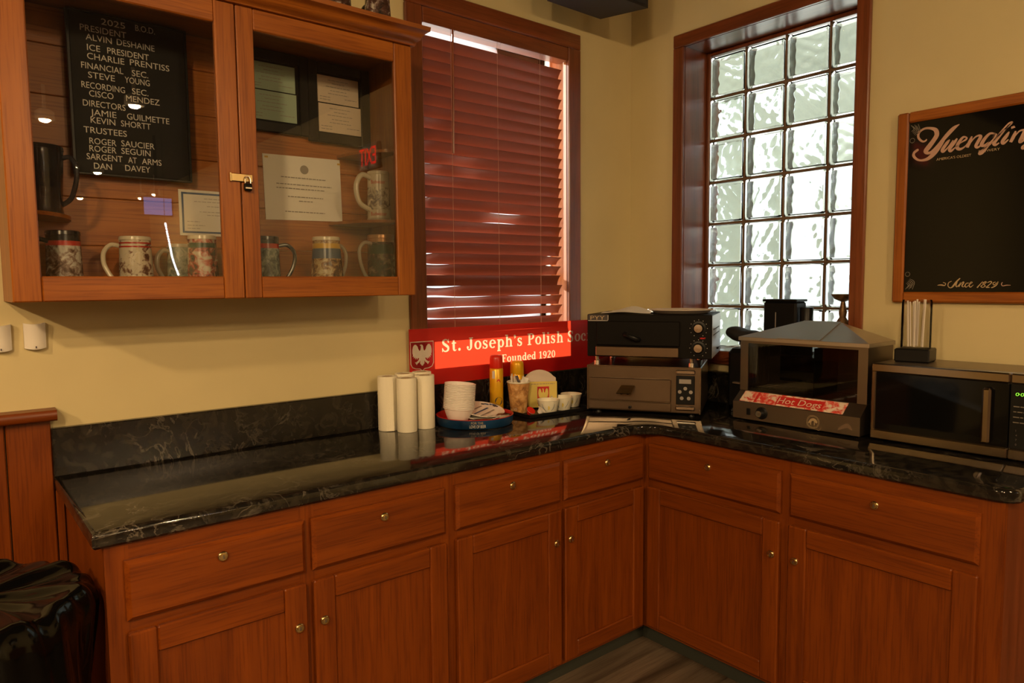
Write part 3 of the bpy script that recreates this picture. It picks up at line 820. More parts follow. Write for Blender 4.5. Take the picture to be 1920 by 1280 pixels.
# crown moulding, profile swept along the front and the right return
cpf = [(0.0, 0.0), (0.010, 0.0), (0.014, 0.012), (0.024, 0.018), (0.028, 0.030), (0.040, 0.042), (0.048, 0.046), (0.050, 0.060), (0.0, 0.062)]
cr = MB()
pth = [((0.0, -0.001), (-1, 0)), ((0.0, -UD), (-1, -1)), ((W, -UD), (1, -1)), ((W, -0.001), (1, 0))]
vs = []
for (px, py), (nx, ny) in pth:
    vs += [(px + nx * d, py + ny * d, H + 0.0005 + z) for d, z in cpf]
m_ = len(cpf)
fs = [list(range(m_)), [3 * m_ + i for i in range(m_)]]
for q in range(3):
    for i in range(m_):
        fs.append([q * m_ + i, q * m_ + (i + 1) % m_, (q + 1) * m_ + (i + 1) % m_, (q + 1) * m_ + i])
cr.raw(vs, fs, 'oak_x'); cr.build('crown_moulding', uc, smooth=50)
MB().box(0.0, W, -UD, -0.001, H + 0.0005, H + 0.012, 'oak_x').build('dust_top', uc)
# quarter round corner shelves
def corner_shelf(left, z, r, mat):
    cx_ = 0.0185 if left else W - 0.0185; sg = 1 if left else -1
    poly = [(cx_, -0.0125)] + [(cx_ + sg * r * math.cos(a), -0.0125 - 0.235 * math.sin(a)) for a in [i * PI / 2 / 10 for i in range(11)]]
    MB().prism(poly, z - UZ0 - 0.010, z - UZ0, mat).build('corner_shelf', uc)
corner_shelf(True, 1.664, 0.15, 'oak_x')
corner_shelf(False, 1.692, 0.17, 'oak_x')
corner_shelf(False, 1.935, 0.13, 'oak_x')
# hasp across the two doors
hp = MB()
hx = 2.636 - 2.10; hz = 1.782 - UZ0
hp.box(hx, hx + 0.066, -UD - 0.005, -UD - 0.0005, hz - 0.012, hz + 0.012, 'brass', bev=0.002)
hp.box(hx - 0.002, hx + 0.004, -UD - 0.009, -UD - 0.0005, hz - 0.014, hz + 0.014, 'brass', bev=0.002)
hp.build('hasp', uc, label='small brass hasp')
pl = thing('padlock', 'small dark padlock hanging on the cupboard hasp', 'padlock', (-2.052, -UD - 0.011, 1.758))
MB().box(-0.011, 0.011, -0.006, 0.006, -0.014, 0.008, 'black_metal', bev=0.003).build('lock_body', pl)
MB().tube([(-0.0075, 0, 0.006), (-0.0075, 0, 0.020), (-0.005, 0, 0.026), (0, 0, 0.0285), (0.005, 0, 0.026), (0.0075, 0, 0.020), (0.0075, 0, 0.006)], 0.002, 'chrome', n=8).build('shackle', pl)
MB().box(-0.009, 0.009, -0.0068, -0.0062, -0.008, -0.004, 'chrome').build('name_plate', pl)

# ------------------------------------------------------------------ steins
def stein(label, x, y, z, r0, r1, h, ang, body, rim, handle, bands, group='beer steins in the cupboard', hstyle='D', lean=0.0, glass=False, textrows=None):
    t = thing('beer_stein', label, 'stein', (x, y, z), ang, group)
    # bands: (fraction from, fraction to, material) painted on the profile
    nseg = 24; prof = []; ms = []
    def rad(f): return r0 + (r1 - r0) * min(1, f * 1.02)
    fr = sorted(set([i / nseg for i in range(nseg + 1)] + [b_[0] for b_ in bands] + [b_[1] for b_ in bands]))
    for i, f in enumerate(fr):
        flare = 0.003 * max(0, 1 - f * 14)
        prof.append((rad(f) + flare, f * h * 0.93))
        if i:
            mid = (fr[i] + fr[i - 1]) / 2; mm = body
            for a, b_, q in bands:
                if a <= mid <= b_: mm = q
            ms.append(mm)
    MB().lathe(prof, ms, n=36, cap1=False).build('body', t)
    rr_ = rad(1.0)
    MB().lathe([(rr_, h * 0.928), (rr_ + 0.0015, h * 0.935), (rr_ + 0.0005, h * 0.99), (rr_ - 0.002, h), (rr_ - 0.005, h * 0.992), (rr_ - 0.006, h * 0.6)], rim, n=36, cap0=False, cap1=True).build('rim', t)
    zt_, zb_ = h * 0.83, h * 0.12
    o = r1 - 0.003; o2 = r0 - 0.003
    e = h * (0.30 if r1 < 0.052 else 0.18)
    if hstyle == 'D':
        pts = [(o, 0, zt_), (o + e * 0.55, 0, zt_ + 0.004), (o + e * 0.95, 0, zt_ - 0.016), (o + e, 0, zt_ - 0.045), (o + e * 0.82, 0, h * 0.40), (o + e * 0.45, 0, h * 0.22), (o2, 0, zb_)]
    else:
        pts = [(o, 0, h * 0.86), (o + e * 0.7, 0, h * 0.90), (o + e * 1.15, 0, h * 0.72), (o + e * 1.15, 0, h * 0.5), (o + e * 0.85, 0, h * 0.32), (o2 + 0.001, 0, h * 0.22)]
    MB().tube(cat_rom(pts, 5), 0.0065 if hstyle == 'D' else 0.009, handle, n=10).build('handle', t)
    if textrows:
        lt = MB()
        for body_t, zz, hh, wd in textrows:
            def bend(a, b_, yy):
                th = a / (r0 + 0.001) - PI / 2 - ang + math.radians(-29)
                rr2 = r0 + (r1 - r0) * min(1, (zz + b_) / h) + 0.0012
                return (rr2 * math.cos(th), rr2 * math.sin(th), zz + b_)
            text(lt, body_t, -wd / 2, 0, hh, 'ink_red', 0, width=wd, fn=bend)
        lt.build('lettering', t)
    return t
ZS = UZ0 + 0.0185
stein('stein with black rim, red band and snow scene, leftmost on the cupboard floor', -2.505, -0.15, ZS, 0.045, 0.041, 0.172, math.radians(200), 'scene_snow', 'glaze_black', 'glaze_black', [(0.82, 0.9, 'glaze_red'), (0.9, 1.0, 'glaze_black')])
stein('cream stein with latticed side, red ring and cream handle on its left', -2.328, -0.15, ZS, 0.046, 0.041, 0.163, math.radians(150), 'scene_cream', 'glaze_cream', 'glaze_cream', [(0.86, 0.89, 'glaze_red'), (0.93, 0.96, 'glaze_red')])
stein('cream stein with dark green ring and red sleigh scene, below the certificate', -2.146, -0.16, ZS, 0.046, 0.040, 0.172, math.radians(60), 'scene_red', 'glaze_cream', 'glaze_green', [(0.84, 0.93, 'glaze_green')])
stein('grey stein half hidden behind the green ringed stein', -2.185, -0.063, ZS, 0.040, 0.036, 0.150, math.radians(200), 'scene_blue', 'glaze_tan', 'glaze_tan', [])
stein('blue grey stein with black rim, red band and black handle, half behind the door stile', -1.945, -0.14, ZS, 0.046, 0.042, 0.178, math.radians(-10), 'scene_blue', 'glaze_black', 'glaze_black', [(0.84, 0.93, 'glaze_red'), (0.93, 1, 'glaze_black')])
stein('village stein with white rim, gold and navy bands and pale handle behind', -1.738, -0.15, ZS, 0.058, 0.045, 0.183, math.radians(22), 'scene_village', 'glaze_cream', 'glaze_tan', [(0.64, 0.84, 'glaze_blue'), (0.84, 0.94, 'glaze_gold'), (0.0, 0.22, 'scene_snow')])
stein('dark green stein with copper rim and tan handle on its left', -1.528, -0.15, ZS, 0.050, 0.047, 0.198, math.radians(195), 'scene_green', 'copper', 'glaze_tan', [(0.0, 0.2, 'scene_grass'), (0.70, 0.88, 'glaze_green'), (0.93, 1.0, 'copper')])
stein('ivory stein with red lettering and knotted handle on the corner shelf', -1.530, -0.145, 1.693, 0.041, 0.038, 0.176, math.radians(190), 'scene_ivory', 'glaze_ivory', 'glaze_ivory', [(0.0, 0.06, 'glaze_tan'), (0.06, 0.24, 'glaze_ivory'), (0.72, 1.0, 'glaze_ivory')], hstyle='S',
      textrows=[('Budweiser', 0.130, 0.013, 0.055), ('Budweiser', 0.018, 0.013, 0.060)])
g = stein('large dark glass mug with handle on the left corner shelf', -2.548, -0.145, 1.665, 0.048, 0.056, 0.178, math.radians(-15), 'mug_glass', 'mug_glass', 'mug_glass', [])
stein('dark stein with pale horses on top of the cupboard, left of the pair', -1.690, -0.17, UZ1 + 0.0130, 0.058, 0.050, 0.19, math.radians(40), 'scene_dark', 'glaze_black', 'glaze_black', [(0, 0.12, 'scene_snow')], group='beer steins on top of the cupboard')
stein('brown stein with white splashes on top of the cupboard, next to the window', -1.530, -0.17, UZ1 + 0.0130, 0.052, 0.042, 0.19, math.radians(100), 'scene_dark', 'glaze_black', 'glaze_black', [(0, 0.05, 'glaze_black')], group='beer steins on top of the cupboard')

# ------------------------------------------------------------------ letter board and papers in the cupboard
lb = thing('letter_board', 'black letter board listing club officers in white capitals behind cupboard glass', 'letter board', (-2.45, -0.056, 1.795))
MB().box(0.0, 0.306, 0.0, 0.020, 0.0, 0.452, 'felt_black', bev=0.002).build('felt_panel', lb)
fr = MB()
fr.box(-0.006, 0.0, -0.003, 0.022, -0.004, 0.456, 'black_plastic'); fr.box(0.306, 0.312, -0.003, 0.022, -0.004, 0.456, 'black_plastic')
fr.box(0.0, 0.306, -0.003, 0.022, -0.004, 0.0, 'black_plastic'); fr.box(0.0, 0.306, -0.003, 0.022, 0.452, 0.456, 'black_plastic')
fr.build('edge_frame', lb)
lt = MB()
for body_t, x, z, wd in BOD:
    text(lt, body_t, x, z + 0.005, 0.0175, 'letter_white', -0.0012, width=wd)
lt.build('lettering', lb, smooth=0, label='white capital letters')
def print_lines(mb, x0, x1, zs, mat, y, h=0.0022, seed=1, fill=0.9):
    rnd = random.Random(seed)
    for z, a, b_ in zs:
        x = x0 + (x1 - x0) * a; e = x0 + (x1 - x0) * b_
        while x < e:
            wl = rnd.uniform(0.006, 0.016)
            mb.raw([(x, y, z), (min(x + wl, e), y, z), (min(x + wl, e), y, z + h), (x, y, z + h)], [[0, 1, 2, 3]], mat)
            x += wl + 0.0025
def framed(label, x0, x1, z0, z1, y, fw_, sheets):
    t = thing('picture_frame', label, 'picture frame', (x0, y, z0))
    w_, h_ = x1 - x0, z1 - z0
    f = MB()
    f.box(0, fw_, -0.016, 0, 0, h_, 'black_plastic', bev=0.003); f.box(w_ - fw_, w_, -0.016, 0, 0, h_, 'black_plastic', bev=0.003)
    f.box(fw_, w_ - fw_, -0.016, 0, 0, fw_, 'black_plastic', bev=0.003); f.box(fw_, w_ - fw_, -0.016, 0, h_ - fw_, h_, 'black_plastic', bev=0.003)
    f.build('frame', t)
    MB().box(fw_, w_ - fw_, -0.008, -0.001, fw_, h_ - fw_, 'felt_black').build('mat_board', t)
    for (a, b_, c, d, mt, seed) in sheets:
        s_ = MB().box(a, b_, -0.0092, -0.0082, c, d, mt).build('certificate', t, smooth=0)
        p = MB(); hh = d - c
        print_lines(p, a, b_, [(c + hh * 0.84, 0.25, 0.75), (c + hh * 0.72, 0.35, 0.65), (c + hh * 0.60, 0.2, 0.8), (c + hh * 0.46, 0.3, 0.7), (c + hh * 0.34, 0.25, 0.75), (c + hh * 0.2, 0.05, 0.3), (c + hh * 0.2, 0.65, 0.95), (c + hh * 0.1, 0.05, 0.3)], 'ink_grey', -0.0096, seed=seed)
        p.build('print', s_, smooth=0)
    return t
framed('black frame with two pale green certificates, half behind the door stile', -1.985, -1.732, 1.985, 2.255, -0.020, 0.035,
       [(0.037, 0.205, 0.140, 0.228, 'mint_paper', 3), (0.037, 0.208, 0.040, 0.136, 'mint_paper', 4)])
framed('black frame with two cream certificates, top right in the cupboard', -1.738, -1.498, 1.972, 2.250, -0.024, 0.036,
       [(0.038, 0.196, 0.142, 0.235, 'cream_paper', 5), (0.040, 0.205, 0.039, 0.138, 'cream_paper', 6)])
nt_ = thing('notice_sheet', 'white typed notice with round seal pinned in the right half of the cupboard', 'notice', (-1.893, -0.0135, 1.692))
MB().box(0, 0.283, -0.002, 0, 0, 0.222, 'paper').build('sheet', nt_, rot=(0, math.radians(-1.2), 0))
p = MB(); disc(p, 0.142, 0.180, 0.0155, 'ink_grey', -0.0035)
print_lines(p, 0, 0.283, [(0.148, 0.2, 0.78), (0.124, 0.14, 0.86), (0.110, 0.14, 0.76), (0.082, 0.28, 0.74), (0.068, 0.42, 0.60), (0.030, 0.24, 0.76)], 'ink_grey', -0.0035, h=0.0032, seed=9)
p.build('print', nt_, smooth=0)
for sx in (0.008, 0.274):
    MB().box(sx - 0.006, sx + 0.006, -0.0036, -0.0026, 0.209, 0.215, 'glaze_gold').build('tack', nt_)
ce = thing('certificate_sheet', 'small certificate with blue border behind the left cupboard door', 'certificate', (-2.170, -0.0135, 1.628))
MB().box(0, 0.185, -0.002, 0, 0, 0.145, 'paper').build('sheet', ce)
p = MB()
for (a, b_, c, d) in ((0.008, 0.177, 0.008, 0.014), (0.008, 0.177, 0.131, 0.137), (0.008, 0.014, 0.014, 0.131), (0.171, 0.177, 0.014, 0.131)):
    p.raw([(a, -0.0026, c), (b_, -0.0026, c), (b_, -0.0026, d), (a, -0.0026, d)], [[0, 1, 2, 3]], 'ink_blue')
print_lines(p, 0.015, 0.17, [(0.118, 0.4, 0.8), (0.108, 0.2, 0.9), (0.094, 0.45, 0.8), (0.076, 0.3, 0.9), (0.066, 0.45, 0.9), (0.044, 0.05, 0.3), (0.032, 0.05, 0.4), (0.022, 0.05, 0.3)], 'ink_grey', -0.0026, h=0.0018, seed=12)
p.build('print', ce, smooth=0)

# ------------------------------------------------------------------ venetian blind
vb = thing('venetian_blind', 'closed brown slatted venetian blind in the left window', 'blind', (-1.2475, 0.022, 1.127))
BL = 0.772
va = MB(); va.box(0.0, 0.789, -0.040, 0.030, 1.364, 1.4245, 'stain_x', bev=0.003); va.build('valance', vb)
leaks = {  # slat: [(centre, half width, degrees opened)]
    7: [(0.03, 0.10, 12)], 9: [(0.0, 0.05, 20)], 10: [(0.2, 0.12, 9)], 11: [(0.02, 0.10, 18), (0.25, 0.10, 9)], 12: [(0.05, 0.2, 7)],
    14: [(0.0, 0.05, 22)], 15: [(0.42, 0.16, 22)], 16: [(0.3, 0.3, 4)], 19: [(0.0, 0.06, 26), (0.75, 0.14, 24)], 20: [(0.05, 0.13, 18), (0.74, 0.14, 16)],
    22: [(0.06, 0.16, 30)], 23: [(0.2, 0.2, 16), (0.6, 0.22, 14)], 24: [(0.02, 0.10, 20), (0.65, 0.25, 18)], 25: [(0.5, 0.6, 22)]}
PITCH = 0.0452
for k in range(26):
    base = (59.5 if k < 18 else 63) + random.uniform(-1.5, 1.5)
    NX = 30
    me = MB(); rnd = random.Random(k); ph = rnd.uniform(0, 6)
    vs = []
    prof = [(-0.025, -0.0022), (-0.0125, 0.0012), (0.0, 0.0024), (0.0125, 0.0012), (0.025, -0.0022)]
    L = BL - (0.010 if k in (19, 20, 21) else 0.0) - 0.004 * rnd.random()
    for i in range(NX + 1):
        x = L * i / NX
        ang = base + 1.2 * math.sin(x * 7 + ph)
        for (c, hw, am) in leaks.get(k, []):
            u = (x - c) / hw
            if abs(u) < 1: ang -= am * (0.5 + 0.5 * math.cos(u * PI))
        a = -math.radians(ang)
        for off in (0.0013, -0.0013):
            for (py, pz) in prof:
                q = pz + off
                vs.append((x, py * math.cos(a) - q * math.sin(a), py * math.sin(a) + q * math.cos(a)))
    fs = []
    for i in range(NX):
        o = i * 10; p = o + 10
        for j in range(4):
            fs.append([o + j, o + j + 1, p + j + 1, p + j])
            fs.append([o + 5 + j, p + 5 + j, p + 6 + j, o + 6 + j])
        fs.append([o, p, p + 5, o + 5]); fs.append([o + 4, o + 9, p + 9, p + 4])
    fs.append([0, 5, 6, 7, 8, 9, 4, 3, 2, 1]); o = NX * 10; fs.append([o, o + 1, o + 2, o + 3, o + 4, o + 9, o + 8, o + 7, o + 6, o + 5])
    me.raw(vs, fs, 'slat')
    me.build('slat', vb, (0.0, 0.0, 2.432 - PITCH * k - 1.127), smooth=50)
MB().box(0.0, BL, -0.024, 0.024, 0.126, 0.144, 'slat', bev=0.004).build('bottom_rail', vb)
for x in (0.140, 0.380, 0.624):
    MB().tube([(x, -0.0275, 1.364), (x, -0.0275, 0.13)], 0.0009, 'cord', n=5).build('ladder_cord', vb)
    c = MB()
    c.tube([(x - 0.012, -0.041, 1.366), (x - 0.004, -0.043, 1.352), (x - 0.004, -0.043, 1.330)], 0.0018, 'jar_clear', n=6)
    c.tube([(x + 0.012, -0.041, 1.366), (x + 0.004, -0.043, 1.352), (x + 0.004, -0.043, 1.330)], 0.0018, 'jar_clear', n=6)
    c.build('clip', vb, label='clear plastic valance clip')
MB().tube([(0.137, -0.046, 1.362), (0.133, -0.050, 1.1), (0.130, -0.050, 0.87)], 0.0042, 'stain_z', n=8).build('tilt_wand', vb)

# ------------------------------------------------------------------ lettering drawn stroke by stroke: bold slab serif
def slab(mb, s, x, z, size, mat, y, track=0.0):
    st, thn, sf = 0.145, 0.062, 0.062
    def P(pts, sm=True): ribbon(mb, [(x + a * size, z + b * size, w_ * size) for a, b, w_ in pts], mat, y, smooth=sm, sub=6)
    def stem(cx, z0, z1): P([(cx, z0, st), (cx, z1, st)], False)
    def bar(x0, x1, zz, w_=sf): P([(x0, zz, w_), (x1, zz, w_)], False)
    def dot(cx, cz, r): disc(mb, x + cx * size, z + cz * size, r * size, mat, y)
    def oval(cx, cz, rx, rz, a0=0, a1=360, ws=0.145, wt=0.062):
        n = 28; pts = []
        for i in range(n + 1):
            a = math.radians(a0 + (a1 - a0) * i / n)
            pts.append((cx + rx * math.cos(a), cz + rz * math.sin(a), wt + (ws - wt) * abs(math.cos(a)) ** 1.5))
        P(pts, False)
    for ch in s:
        if ch == 'S':
            P([(0.45, 0.54, 0.06), (0.38, 0.65, 0.07), (0.26, 0.69, 0.075), (0.12, 0.62, 0.12), (0.13, 0.48, 0.145), (0.28, 0.37, 0.16), (0.43, 0.25, 0.145), (0.42, 0.09, 0.12), (0.26, 0.02, 0.075), (0.13, 0.07, 0.07), (0.06, 0.19, 0.06)])
            P([(0.46, 0.50, 0.05), (0.46, 0.71, 0.05)], False); P([(0.05, 0.0, 0.05), (0.05, 0.22, 0.05)], False); adv = 0.59
        elif ch == 's':
            P([(0.33, 0.37, 0.05), (0.27, 0.46, 0.055), (0.19, 0.48, 0.06), (0.09, 0.42, 0.10), (0.12, 0.31, 0.12), (0.22, 0.25, 0.13), (0.33, 0.18, 0.12), (0.31, 0.07, 0.10), (0.19, 0.02, 0.06), (0.10, 0.06, 0.055), (0.05, 0.14, 0.05)])
            P([(0.34, 0.35, 0.04), (0.34, 0.50, 0.04)], False); P([(0.04, 0.0, 0.04), (0.04, 0.16, 0.04)], False); adv = 0.45
        elif ch == 't':
            P([(0.17, 0.64, 0.10), (0.17, 0.48, 0.14), (0.17, 0.14, 0.14), (0.21, 0.05, 0.10), (0.28, 0.03, 0.06), (0.34, 0.09, 0.05)]); bar(0.03, 0.33, 0.46); adv = 0.39
        elif ch == '.': dot(0.11, 0.08, 0.085); adv = 0.24
        elif ch == ' ': adv = 0.25
        elif ch == "'":
            dot(0.10, 0.63, 0.075); P([(0.15, 0.64, 0.07), (0.14, 0.55, 0.06), (0.06, 0.48, 0.03)]); adv = 0.22
        elif ch == 'J':
            P([(0.32, 0.70, 0.15), (0.32, 0.22, 0.15), (0.29, 0.08, 0.11), (0.19, 0.01, 0.07), (0.10, 0.05, 0.07), (0.07, 0.14, 0.09)]); dot(0.085, 0.15, 0.075); bar(0.18, 0.46, 0.69); adv = 0.50
        elif ch == 'o': oval(0.255, 0.25, 0.185, 0.225); adv = 0.52
        elif ch == 'e':
            oval(0.25, 0.25, 0.185, 0.225, 0, 318); bar(0.09, 0.49, 0.275, 0.055); adv = 0.51
        elif ch == 'c':
            oval(0.25, 0.25, 0.185, 0.225, 50, 318); dot(0.37, 0.37, 0.07); adv = 0.47
        elif ch == 'p':
            stem(0.15, -0.20, 0.49); oval(0.32, 0.25, 0.155, 0.215, -150, 150); bar(0.02, 0.29, -0.19); bar(0.02, 0.15, 0.465); adv = 0.57
        elif ch == 'd':
            stem(0.41, 0.0, 0.73); oval(0.25, 0.25, 0.165, 0.215, 30, 330); bar(0.28, 0.41, 0.71); bar(0.41, 0.54, 0.03); adv = 0.57
        elif ch in 'hn':
            stem(0.15, 0.0, 0.74 if ch == 'h' else 0.49); P([(0.19, 0.36, 0.06), (0.26, 0.45, 0.07), (0.36, 0.46, 0.10), (0.44, 0.36, 0.14), (0.45, 0.2, 0.145), (0.45, 0.0, 0.145)])
            bar(0.02, 0.27, 0.03); bar(0.33, 0.57, 0.03); bar(0.02, 0.15, 0.71 if ch == 'h' else 0.465); adv = 0.60
        elif ch == 'u':
            P([(0.15, 0.49, 0.145), (0.15, 0.16, 0.145), (0.20, 0.06, 0.11), (0.30, 0.03, 0.07), (0.40, 0.12, 0.06)]); stem(0.45, 0.0, 0.49); bar(0.02, 0.15, 0.465); bar(0.33, 0.45, 0.465); bar(0.45, 0.58, 0.03); adv = 0.60
        elif ch == 'l': stem(0.15, 0.0, 0.74); bar(0.02, 0.28, 0.03); bar(0.02, 0.15, 0.71); adv = 0.30
        elif ch == 'i': stem(0.15, 0.0, 0.49); dot(0.15, 0.66, 0.078); bar(0.02, 0.28, 0.03); bar(0.02, 0.15, 0.465); adv = 0.30
        elif ch == 'y':
            P([(0.12, 0.48, 0.14), (0.29, 0.05, 0.14)], False); P([(0.46, 0.48, 0.07), (0.25, -0.12, 0.07), (0.12, -0.18, 0.08)]); bar(0.0, 0.25, 0.465); bar(0.36, 0.56, 0.465); adv = 0.56
        elif ch == 'P':
            stem(0.17, 0.0, 0.71); P([(0.18, 0.68, 0.062), (0.35, 0.68, 0.065), (0.47, 0.61, 0.13), (0.47, 0.46, 0.13), (0.35, 0.37, 0.065), (0.18, 0.37, 0.062)]); bar(0.02, 0.32, 0.03); bar(0.02, 0.18, 0.685); adv = 0.59
        elif ch == 'F':
            stem(0.17, 0.0, 0.71); bar(0.02, 0.52, 0.685); bar(0.17, 0.38, 0.37); bar(0.02, 0.32, 0.03); P([(0.51, 0.71, 0.05), (0.51, 0.52, 0.05)], False); P([(0.38, 0.46, 0.05), (0.38, 0.28, 0.05)], False); adv = 0.57
        elif ch == '1': stem(0.26, 0.0, 0.70); bar(0.08, 0.44, 0.03); P([(0.24, 0.66, 0.07), (0.08, 0.57, 0.06)], False); adv = 0.50
        elif ch == '9':
            oval(0.25, 0.47, 0.165, 0.20); P([(0.42, 0.48, 0.145), (0.41, 0.25, 0.13), (0.30, 0.06, 0.09), (0.16, 0.03, 0.06), (0.08, 0.10, 0.06)]); adv = 0.52
        elif ch == '2':
            P([(0.08, 0.52, 0.08), (0.14, 0.65, 0.07), (0.26, 0.68, 0.08), (0.39, 0.58, 0.14), (0.36, 0.42, 0.13), (0.18, 0.19, 0.09), (0.06, 0.05, 0.06)]); bar(0.04, 0.46, 0.05, 0.10); adv = 0.52
        elif ch == '0': oval(0.26, 0.35, 0.175, 0.32); adv = 0.53
        else: adv = 0.3
        x += (adv + track) * size
    return x
# heraldic eagle, half outline mirrored (x right, z up, unit height)
EAG = [(0.0, 0.86), (0.05, 0.90), (0.03, 0.97), (-0.04, 1.0), (-0.10, 0.95), (-0.06, 0.91)]
HALF = [(0.06, 0.80), (0.08, 0.70), (0.13, 0.66), (0.18, 0.74), (0.22, 0.86), (0.30, 0.95), (0.38, 0.95), (0.45, 0.86), (0.48, 0.72), (0.48, 0.58), (0.45, 0.50), (0.47, 0.42),
        (0.41, 0.45), (0.42, 0.34), (0.35, 0.40), (0.34, 0.29), (0.28, 0.37), (0.26, 0.27), (0.20, 0.36), (0.15, 0.33), (0.20, 0.24), (0.30, 0.17), (0.37, 0.18), (0.33, 0.11), (0.27, 0.04), (0.24, 0.10), (0.15, 0.16),
        (0.10, 0.24), (0.11, 0.10), (0.06, 0.05), (0.03, 0.0)]
def eagle(mb, cx, cz, h, mat, y, wide=1.0):
    L = [(-a, b_) for a, b_ in HALF]
    poly = [(0.055, 0.86), (0.02, 0.93), (-0.05, 0.95), (-0.12, 0.915), (-0.055, 0.89), (-0.06, 0.82)] + L + HALF[::-1]
    mb.raw([(cx + a * h * wide, y, cz + (b_ - 0.5) * h) for a, b_ in poly], [list(range(len(poly)))], mat)

# ------------------------------------------------------------------ red society sign leaning behind the counter things
sg = thing('red_sign', 'long red translucent sign with white lettering standing on the backsplash', 'sign', (-1.343, -0.0225, 1.0578))
SGW, SGH = 1.300, 0.231
lay = []                         # (polygon, material) of the print, later ones win
so = [(0.004, 0.166), (0.116, 0.166), (0.116, 0.052), (0.108, 0.034), (0.092, 0.026), (0.072, 0.024), (0.060, 0.013), (0.048, 0.024), (0.028, 0.026), (0.012, 0.034), (0.004, 0.052)]
so = [(0.005 + (a - 0.004) * 0.955, 0.062 + (b_ - 0.013) * 0.765) for a, b_ in so]
lay.append((so, 'sign_dark_red'))
t = MB()
slab(t, "St. Joseph's Polish Society", 0.153, 0.131, 0.073, 'sign_white', 0, 0.062)
slab(t, "Founded 1920", 0.468, 0.0645, 0.0475, 'sign_white', 0, 0.045)
ribbon(t, [(a, b_, 0.0035) for a, b_ in so + so[:2]], 'sign_white', 0, smooth=False)
eagle(t, 0.0585, 0.128, 0.090, 'sign_white', 0, 1.05)
for f in t.f: lay.append(([(t.v[i][0], t.v[i][2]) for i in f], 'sign_white'))
from mathutils.geometry import delaunay_2d_cdt
cv = [Vector((0, 0)), Vector((SGW, 0)), Vector((SGW, SGH)), Vector((0, SGH))]; ce_ = [(0, 1), (1, 2), (2, 3), (3, 0)]
tris = []
for poly, mname in lay:
    k0 = len(cv); nq = len(poly)
    cv += [Vector(p) for p in poly]; ce_ += [(k0 + i, k0 + (i + 1) % nq) for i in range(nq)]
    tris.append((min(p[0] for p in poly), max(p[0] for p in poly), min(p[1] for p in poly), max(p[1] for p in poly), poly, mname))
bins = {}
for q in tris:
    for b_ in range(int(q[0] / 0.01), int(q[1] / 0.01) + 1): bins.setdefault(b_, []).append(q)
def inside(px, py, poly):
    c = False
    for i in range(len(poly)):
        (x0, y0), (x1, y1) = poly[i - 1], poly[i]
        if (y0 > py) != (y1 > py) and px < (x1 - x0) * (py - y0) / (y1 - y0) + x0: c = not c
    return c
ov_, oe_, of_, _a, _b, _c = delaunay_2d_cdt(cv, ce_, [], 0, 1e-6, False)
pn = MB()
pn.v = [(p.x, -0.0035, p.y) for p in ov_]
for f in of_:
    cx_ = sum(ov_[i].x for i in f) / len(f); cy_ = sum(ov_[i].y for i in f) / len(f); mm = 'sign_red'
    for (x0, x1, y0, y1, poly, mname) in bins.get(int(cx_ / 0.01), []):
        if x0 <= cx_ <= x1 and y0 <= cy_ <= y1 and not (mm == 'sign_white') and inside(cx_, cy_, poly): mm = mname
    pn.f.append(list(f)[::-1]); pn.m.append(pn.mi(mm))
k0 = len(pn.v)
pn.raw([(0, -0.0035, 0), (SGW, -0.0035, 0), (SGW, -0.0035, SGH), (0, -0.0035, SGH), (0, 0, 0), (SGW, 0, 0), (SGW, 0, SGH), (0, 0, SGH)],
       [[0, 1, 5, 4], [1, 2, 6, 5], [2, 3, 7, 6], [3, 0, 4, 7]], 'sign_red')
pn.build('printed_panel', sg, smooth=0, recalc=False, label='red face with white bold serif lettering and eagle shield')

# ------------------------------------------------------------------ paper towel rolls
def towel_roll(label, x, y, h, flap=False):
    t = thing('paper_towel_roll', label, 'paper towel', (x, y, TOP + 0.0005), random.uniform(0, 6), 'paper towel rolls on the counter')
    r = 0.0375
    MB().lathe([(r - 0.001, 0.0), (r, 0.002), (r, h - 0.002), (r - 0.001, h), (0.021, h - 0.0005), (0.0205, h - 0.004)], 'towel', n=40, cap0=True, cap1=False).build('paper_roll', t)
    MB().lathe([(0.0204, h - 0.001), (0.019, h - 0.001), (0.0188, 0.012)], 'cardboard', n=28, cap0=False, cap1=True).build('core', t)
    if flap:
        f = MB()
        f.grid(6, 10, lambda u, v: ((r + 0.0012 + 0.004 * u * u * (1.2 - v)) * math.cos(u * 0.7), (r + 0.0012 + 0.004 * u * u * (1.2 - v)) * math.sin(u * 0.7), 0.001 + (h - 0.003) * v), 'towel')
        q = f.build('loose_sheet', t); t.rotation_euler.z = math.radians(-128)
    return t
towel_roll('paper towel roll with a loose end, leftmost of the five', -1.474, -0.0775, 0.206, True)
towel_roll('paper towel roll in front, between the leftmost and the rightmost', -1.434, -0.150, 0.203)
towel_roll('paper towel roll at the right of the group, next to the foam bowls', -1.347, -0.139, 0.205)
towel_roll('paper towel roll standing at the back, on the left', -1.3945, -0.0695, 0.209)
towel_roll('paper towel roll standing at the back, on the right', -1.3155, -0.0685, 0.209)

